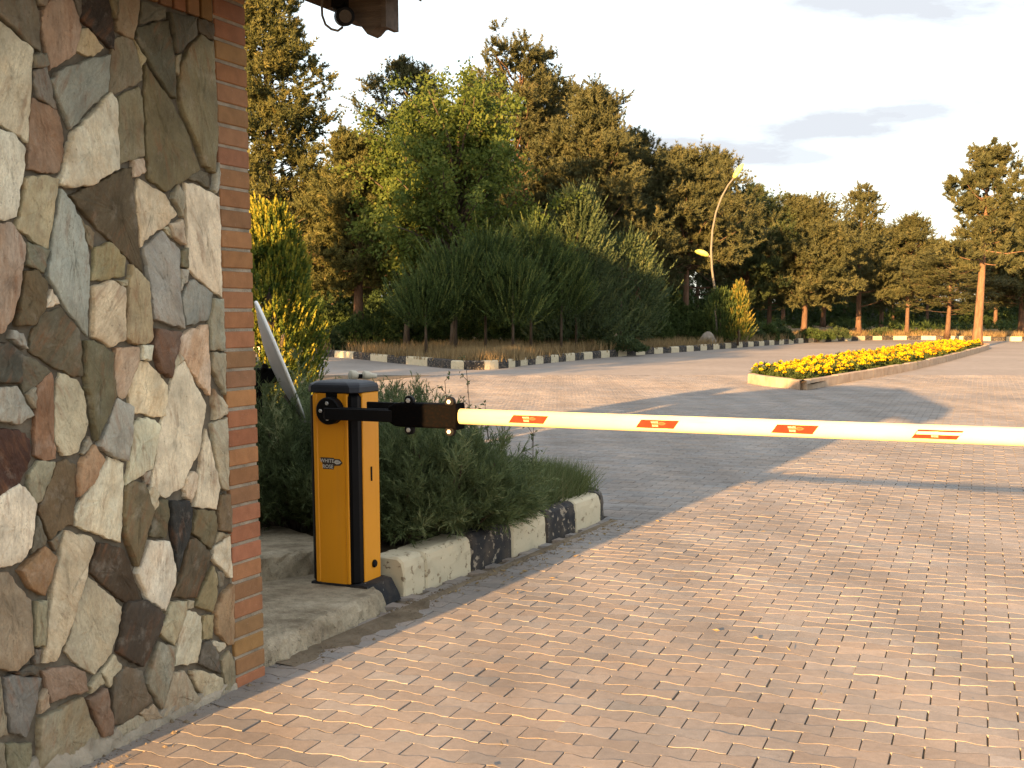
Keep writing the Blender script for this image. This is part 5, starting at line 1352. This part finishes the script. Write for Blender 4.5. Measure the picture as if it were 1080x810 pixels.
while a < 36 and cnt < 296:
    for q in range(-14, 15):
        c = Vector((5.6, 24.0)) + D_ * a + Q_ * (q * 0.40 + rm.uniform(-0.06, 0.06)); c += D_ * rm.uniform(-0.1, 0.1)
        if not inside(inner, c.x, c.y): continue
        if not all(inside(inner, c.x + ox, c.y + oy) for ox, oy in ((0.16, 0), (-0.16, 0), (0, 0.16), (0, -0.16))): continue
        orange = rm.random() < 0.09 and 3 < a < 22
        o = bpy.data.objects.new('marigold_plant', proto[3] if orange else proto[rm.randrange(3)]); COL.objects.link(o)
        o.location = (c.x, c.y, 0.12); o.rotation_euler = (0, 0, rm.uniform(0, 6.28)); s_ = rm.uniform(0.8, 1.2); o.scale = (s_ * 1.05, s_ * 1.05, s_)
        tag(o, 'orange flowered marigold plant growing among the yellow ones' if orange else 'yellow marigold plant growing in the long concrete edged bed', 'flower', 'orange marigolds in the flower bed' if orange else 'yellow marigolds in the flower bed')
        cnt += 1
    a += 0.42

# ------------------------------------------------------------------ shrubs and grass on the near island
def juniper(name, label, cx_, cy_, rx, ry, h, seed, stems=150, tw=26, group=None, pale=0.0, up=0.55, fine=0.055, wd=0.0065, fall=0.0):
    nr = np.random.default_rng(seed); r = random.Random(seed)
    TB, TT = [], []; wood = MB()
    for i in range(stems):
        az = r.uniform(0, 6.283); f = math.sqrt(r.random()); e = (1.0 - 0.75 * f ** 2) * (1.0 - fall * f * math.sin(az))
        tip = Vector((math.cos(az) * rx * f, math.sin(az) * ry * f, h * e * r.uniform(0.55, 1.08)))
        root = Vector((math.cos(az) * rx * f * 0.30, math.sin(az) * ry * f * 0.30, 0.0))
        mid = root.lerp(tip, 0.5) + Vector((math.cos(az) * rx * 0.10, math.sin(az) * ry * 0.10, 0.10 * h)); 
        def bz(s): return root * (1 - s) ** 2 + mid * 2 * s * (1 - s) + tip * s * s
        if i % 9 == 0: tip = tip + Vector((math.cos(az) * 0.12, math.sin(az) * 0.12, r.uniform(0.05, 0.22)))
        if i % 3 == 0: wood.tube([bz(0), bz(0.4), bz(0.75)], [0.012, 0.008, 0.004], 4)
        tone0 = r.gauss(0.36 + pale, 0.13)
        s = nr.uniform(0.22, 1.0, tw)
        b = np.array([bz(q) for q in s]); fw = np.array([(bz(min(q + 0.05, 1.04)) - bz(q - 0.05))[:] for q in s]); fw = unit(fw)
        side = unit(nr.normal(size=(tw, 3)) + np.array([0, 0, 0.3])); ax = unit(fw * 0.8 + side * 0.75 + np.array([0, 0, up * 0.3]))
        L = nr.uniform(0.08, 0.19, tw) * (1.15 - 0.45 * s)
        k = 13; ss = np.tile(np.linspace(0.0, 1.0, k), tw); bb = np.repeat(b, k, 0); aa = np.repeat(ax, k, 0)
        pos = bb + aa * (ss * np.repeat(L, k))[:, None]
        d = aa * 1.0 + unit(nr.normal(size=(tw * k, 3))) * 0.62
        TB.append(blades(pos, d, fine * nr.uniform(0.6, 1.2, tw * k) * (1.1 - 0.5 * ss), wd, nr)); TT.append(np.clip(tone0 + 0.12 * nr.normal(size=tw * k) + 0.10 * (np.repeat(s, k) - 0.6), 0, 1))
    root = tag(empty(name, (cx_, cy_, 0.15), R(-27)), label, 'shrub', group)
    obj('foliage', tri_mesh('foliage', np.concatenate(TB), np.concatenate(TT), M['f_jun']), root); wood.build('stems', M['bark_dark'], root)
    return root
JG = 'junipers on the kerbed island'
juniper('juniper_shrub', 'dark spreading juniper bulging over the painted kerb right of the barrier cabinet', -0.26, 7.12, 0.42, 0.80, 0.64, 101, 300, 28, JG, 0.04, 0.55, 0.055, 0.0065, 0.5)
juniper('juniper_shrub', 'low juniper between the barrier cabinet and the first worn white kerb stone', -0.56, 6.75, 0.30, 0.42, 0.55, 106, 170, 26, JG)
juniper('juniper_shrub', 'juniper with upswept tips directly behind the barrier cabinet', -0.62, 7.75, 0.70, 0.72, 0.80, 102, 240, 26, JG)
juniper('juniper_shrub', 'shaded juniper filling the corner between brick pillar and barrier cabinet', -1.18, 7.15, 0.55, 0.62, 0.86, 103, 230, 26, JG)
juniper('juniper_shrub', 'pale tipped juniper around the foot of the satellite dish', -1.55, 8.3, 0.8, 0.7, 0.98, 104, 220, 26, JG, 0.12)
juniper('juniper_shrub', 'loose pale juniper with long feathery tips behind the others', -0.75, 8.9, 0.75, 0.55, 0.76, 105, 180, 26, JG, 0.15, 0.9)
# grass at the tip of the island and weeds
nr = np.random.default_rng(15); pts = []
while len(pts) < 9000:
    x, y = nr.uniform(-0.7, 0.72), nr.uniform(6.9, 9.3)
    if inside([(p.x, p.y) for p in isl_in] + back, x, y) and ((x - 0.20) / 0.62) ** 2 + ((y - 8.0) / 1.25) ** 2 < 1.0 + 0.2 * math.sin(9 * x + 5 * y): pts.append((x, y, 0.16))
tag(obj('grass', grass('grass', np.array(pts), 0.25, 0.007, 'f_grass', 0.5, 16, 0.42, per=5)), kind='stuff')
def weed(x, y, h, seed, label):
    r = random.Random(seed); mb = MB(); root = tag(empty('weed_stalk', (x, y, 0.16)), label, 'weed', 'tall weed stalks on the kerbed island')
    tip = Vector((r.uniform(-0.06, 0.06), r.uniform(-0.05, 0.05), h)); mb.tube([(0, 0, 0), tip * 0.5 + Vector((0.01, 0, 0)), tip], [0.004, 0.003, 0.002], 5)
    nr = np.random.default_rng(seed); P, Dn = [], []
    for k in range(7):
        s = 0.45 + 0.55 * k / 6; b = tip * s; q = b + Vector((r.uniform(-0.06, 0.06), r.uniform(-0.05, 0.05), r.uniform(0.03, 0.08))); mb.tube([b, q], [0.002, 0.0015], 4)
        for _ in range(6): P.append(np.array(q) + nr.normal(0, 0.008, 3)); Dn.append(nr.normal(0, 1, 3))
    mb.build('stalk', M['bark_dark'], root); obj('seed_heads', tri_mesh('seed_heads', leaves(np.array(P), np.array(Dn), 0.026, 0.014, nr), np.full(2 * len(P), 0.3), M['f_jun']), root)
for k, (x, y, h, lab) in enumerate([(-0.02, 7.9, 0.66, 'thin branching weed standing in front of the white arm'), (-0.15, 8.1, 0.92, 'tallest thin weed, its seed heads above the clamp'), (0.22, 8.3, 0.5, 'thin weed rising from the grass at the tip of the island'), (-0.28, 7.7, 0.85, 'weed with forked tips just right of the cabinet')]):
    weed(x, y, h, 200 + k, lab)

# dirt and crumbs along the kerb and the wall foot
rg = random.Random(44); mb = MB(); lines = [((-0.42, 6.02), (0.80, 8.36)), ((-0.86, 4.86), (-0.44, 6.0)), ((-1.55, 3.30), (-0.93, 4.70))]
for k in range(3200):
    a, b = lines[rg.choice((0, 0, 1, 1, 1, 2))]; f = rg.random(); off = abs(rg.gauss(0, 0.06)) + 0.01
    x = a[0] + (b[0] - a[0]) * f; y = a[1] + (b[1] - a[1]) * f; x += 0.9 * off; y -= 0.42 * off
    s_ = rg.uniform(0.0012, 0.007) * (2.2 if rg.random() < 0.04 else 1)
    v = [(x + s_ * rg.uniform(0.6, 1.2) * dx, y + s_ * rg.uniform(0.6, 1.2) * dy, 0.0 + s_ * (0.3 + 0.9 * (dz > 0) * rg.uniform(0.5, 1))) for dx, dy, dz in ((1, 0, 0), (-1, 0, 0), (0, 1, 0), (0, -1, 0), (0, 0, 1))]
    mb.add(v, [(0, 2, 4), (2, 1, 4), (1, 3, 4), (3, 0, 4)])
tag(mb.build('gravel', M['soil']), kind='stuff')
mb = MB(); rings = []
for k in range(60):
    f = k / 59; a, b = (-0.865, 4.83), (0.86, 8.36); x = a[0] + (b[0] - a[0]) * f; y = a[1] + (b[1] - a[1]) * f
    w = (0.15 if f < 0.32 else 0.045) * (0.5 + 0.9 * rg.random())
    if f < 0.32: x0, y0 = x - 0.06, y + 0.03
    else: x0, y0 = x - 0.06, y + 0.03
    rings.append([(x0, y0, 0.012), (x0 + w * 0.55, y0 - w * 0.25, 0.008 + rg.uniform(-0.002, 0.003)), (x0 + w, y0 - w * 0.46, -0.004)])
mb.loft(rings, 0, False, False, closed=False); tag(mb.build('sand', M['soil']), kind='stuff')
# dense low growth deep under the far trees
nr = np.random.default_rng(31); CEN, TN = [], []
for k in range(620):
    px = nr.uniform(250, 1180); Y = nr.uniform(72, 108); left = px < 720
    if not left and nr.uniform() < 0.7: continue
    hmax = (5.2 if left else 0.9) * nr.uniform(0.6, 1.1); rx = nr.uniform(0.7, 1.6)
    m = 55 if left else 14
    d = unit(nr.normal(size=(m, 3))); d[:, 2] = np.abs(d[:, 2]); c = d * np.array([rx, rx, hmax]) * nr.uniform(0.3, 1, (m, 1)) ** 0.5 + np.array([spot(px, Y), Y, 0.25])
    CEN.append(c); TN.append(np.clip(nr.normal(0.4, 0.15, m), 0, 1))
for k in range(260):
    px = nr.uniform(640, 1300); Y = nr.uniform(100, 116); m = 50
    d = unit(nr.normal(size=(m, 3))); d[:, 2] = np.abs(d[:, 2])
    CEN.append(d * np.array([2.0, 1.5, nr.uniform(2.5, 5.0)]) * nr.uniform(0.3, 1, (m, 1)) ** 0.5 + np.array([spot(px, Y), Y, 0.4])); TN.append(np.clip(nr.normal(0.3, 0.15, m), 0, 1))
CEN = np.concatenate(CEN); TN = np.concatenate(TN)
tri, tone = tufts(CEN, nr.normal(size=CEN.shape) * 0.5 + np.array([0, 0, 0.6]), 12, 0.42, 0.07, 0.9, nr, TN)
tag(obj('undergrowth', tri_mesh('undergrowth', tri, tone, M['f_plume'])), kind='stuff')

rl = np.random.default_rng(61); n = 170
x = rl.uniform(-1.0, 4.5, n); y = rl.uniform(2.6, 11, n); kk = rl.uniform(size=n) < 0.65; q = rl.uniform(0, 1, n)
x = np.where(kk, -0.40 + q * 1.2 + np.abs(rl.normal(0, 0.13, n)) + 0.05, x); y = np.where(kk, 6.0 + q * 2.35, y)
ok = np.array([not inside(ISLAND, a, b) and not inside(GATE, a, b) for a, b in zip(x, y)])
P = np.c_[x, y, np.full(n, 0.006)][ok]; d = np.c_[rl.normal(size=(len(P), 2)), rl.uniform(0, 0.35, len(P))]
tag(obj('fallen_leaves', tri_mesh('fallen_leaves', leaves(P, d, rl.uniform(0.015, 0.045, len(P)), rl.uniform(0.006, 0.016, len(P)), rl), rl.uniform(0, 1, 2 * len(P)), M['f_dry'])), kind='stuff')
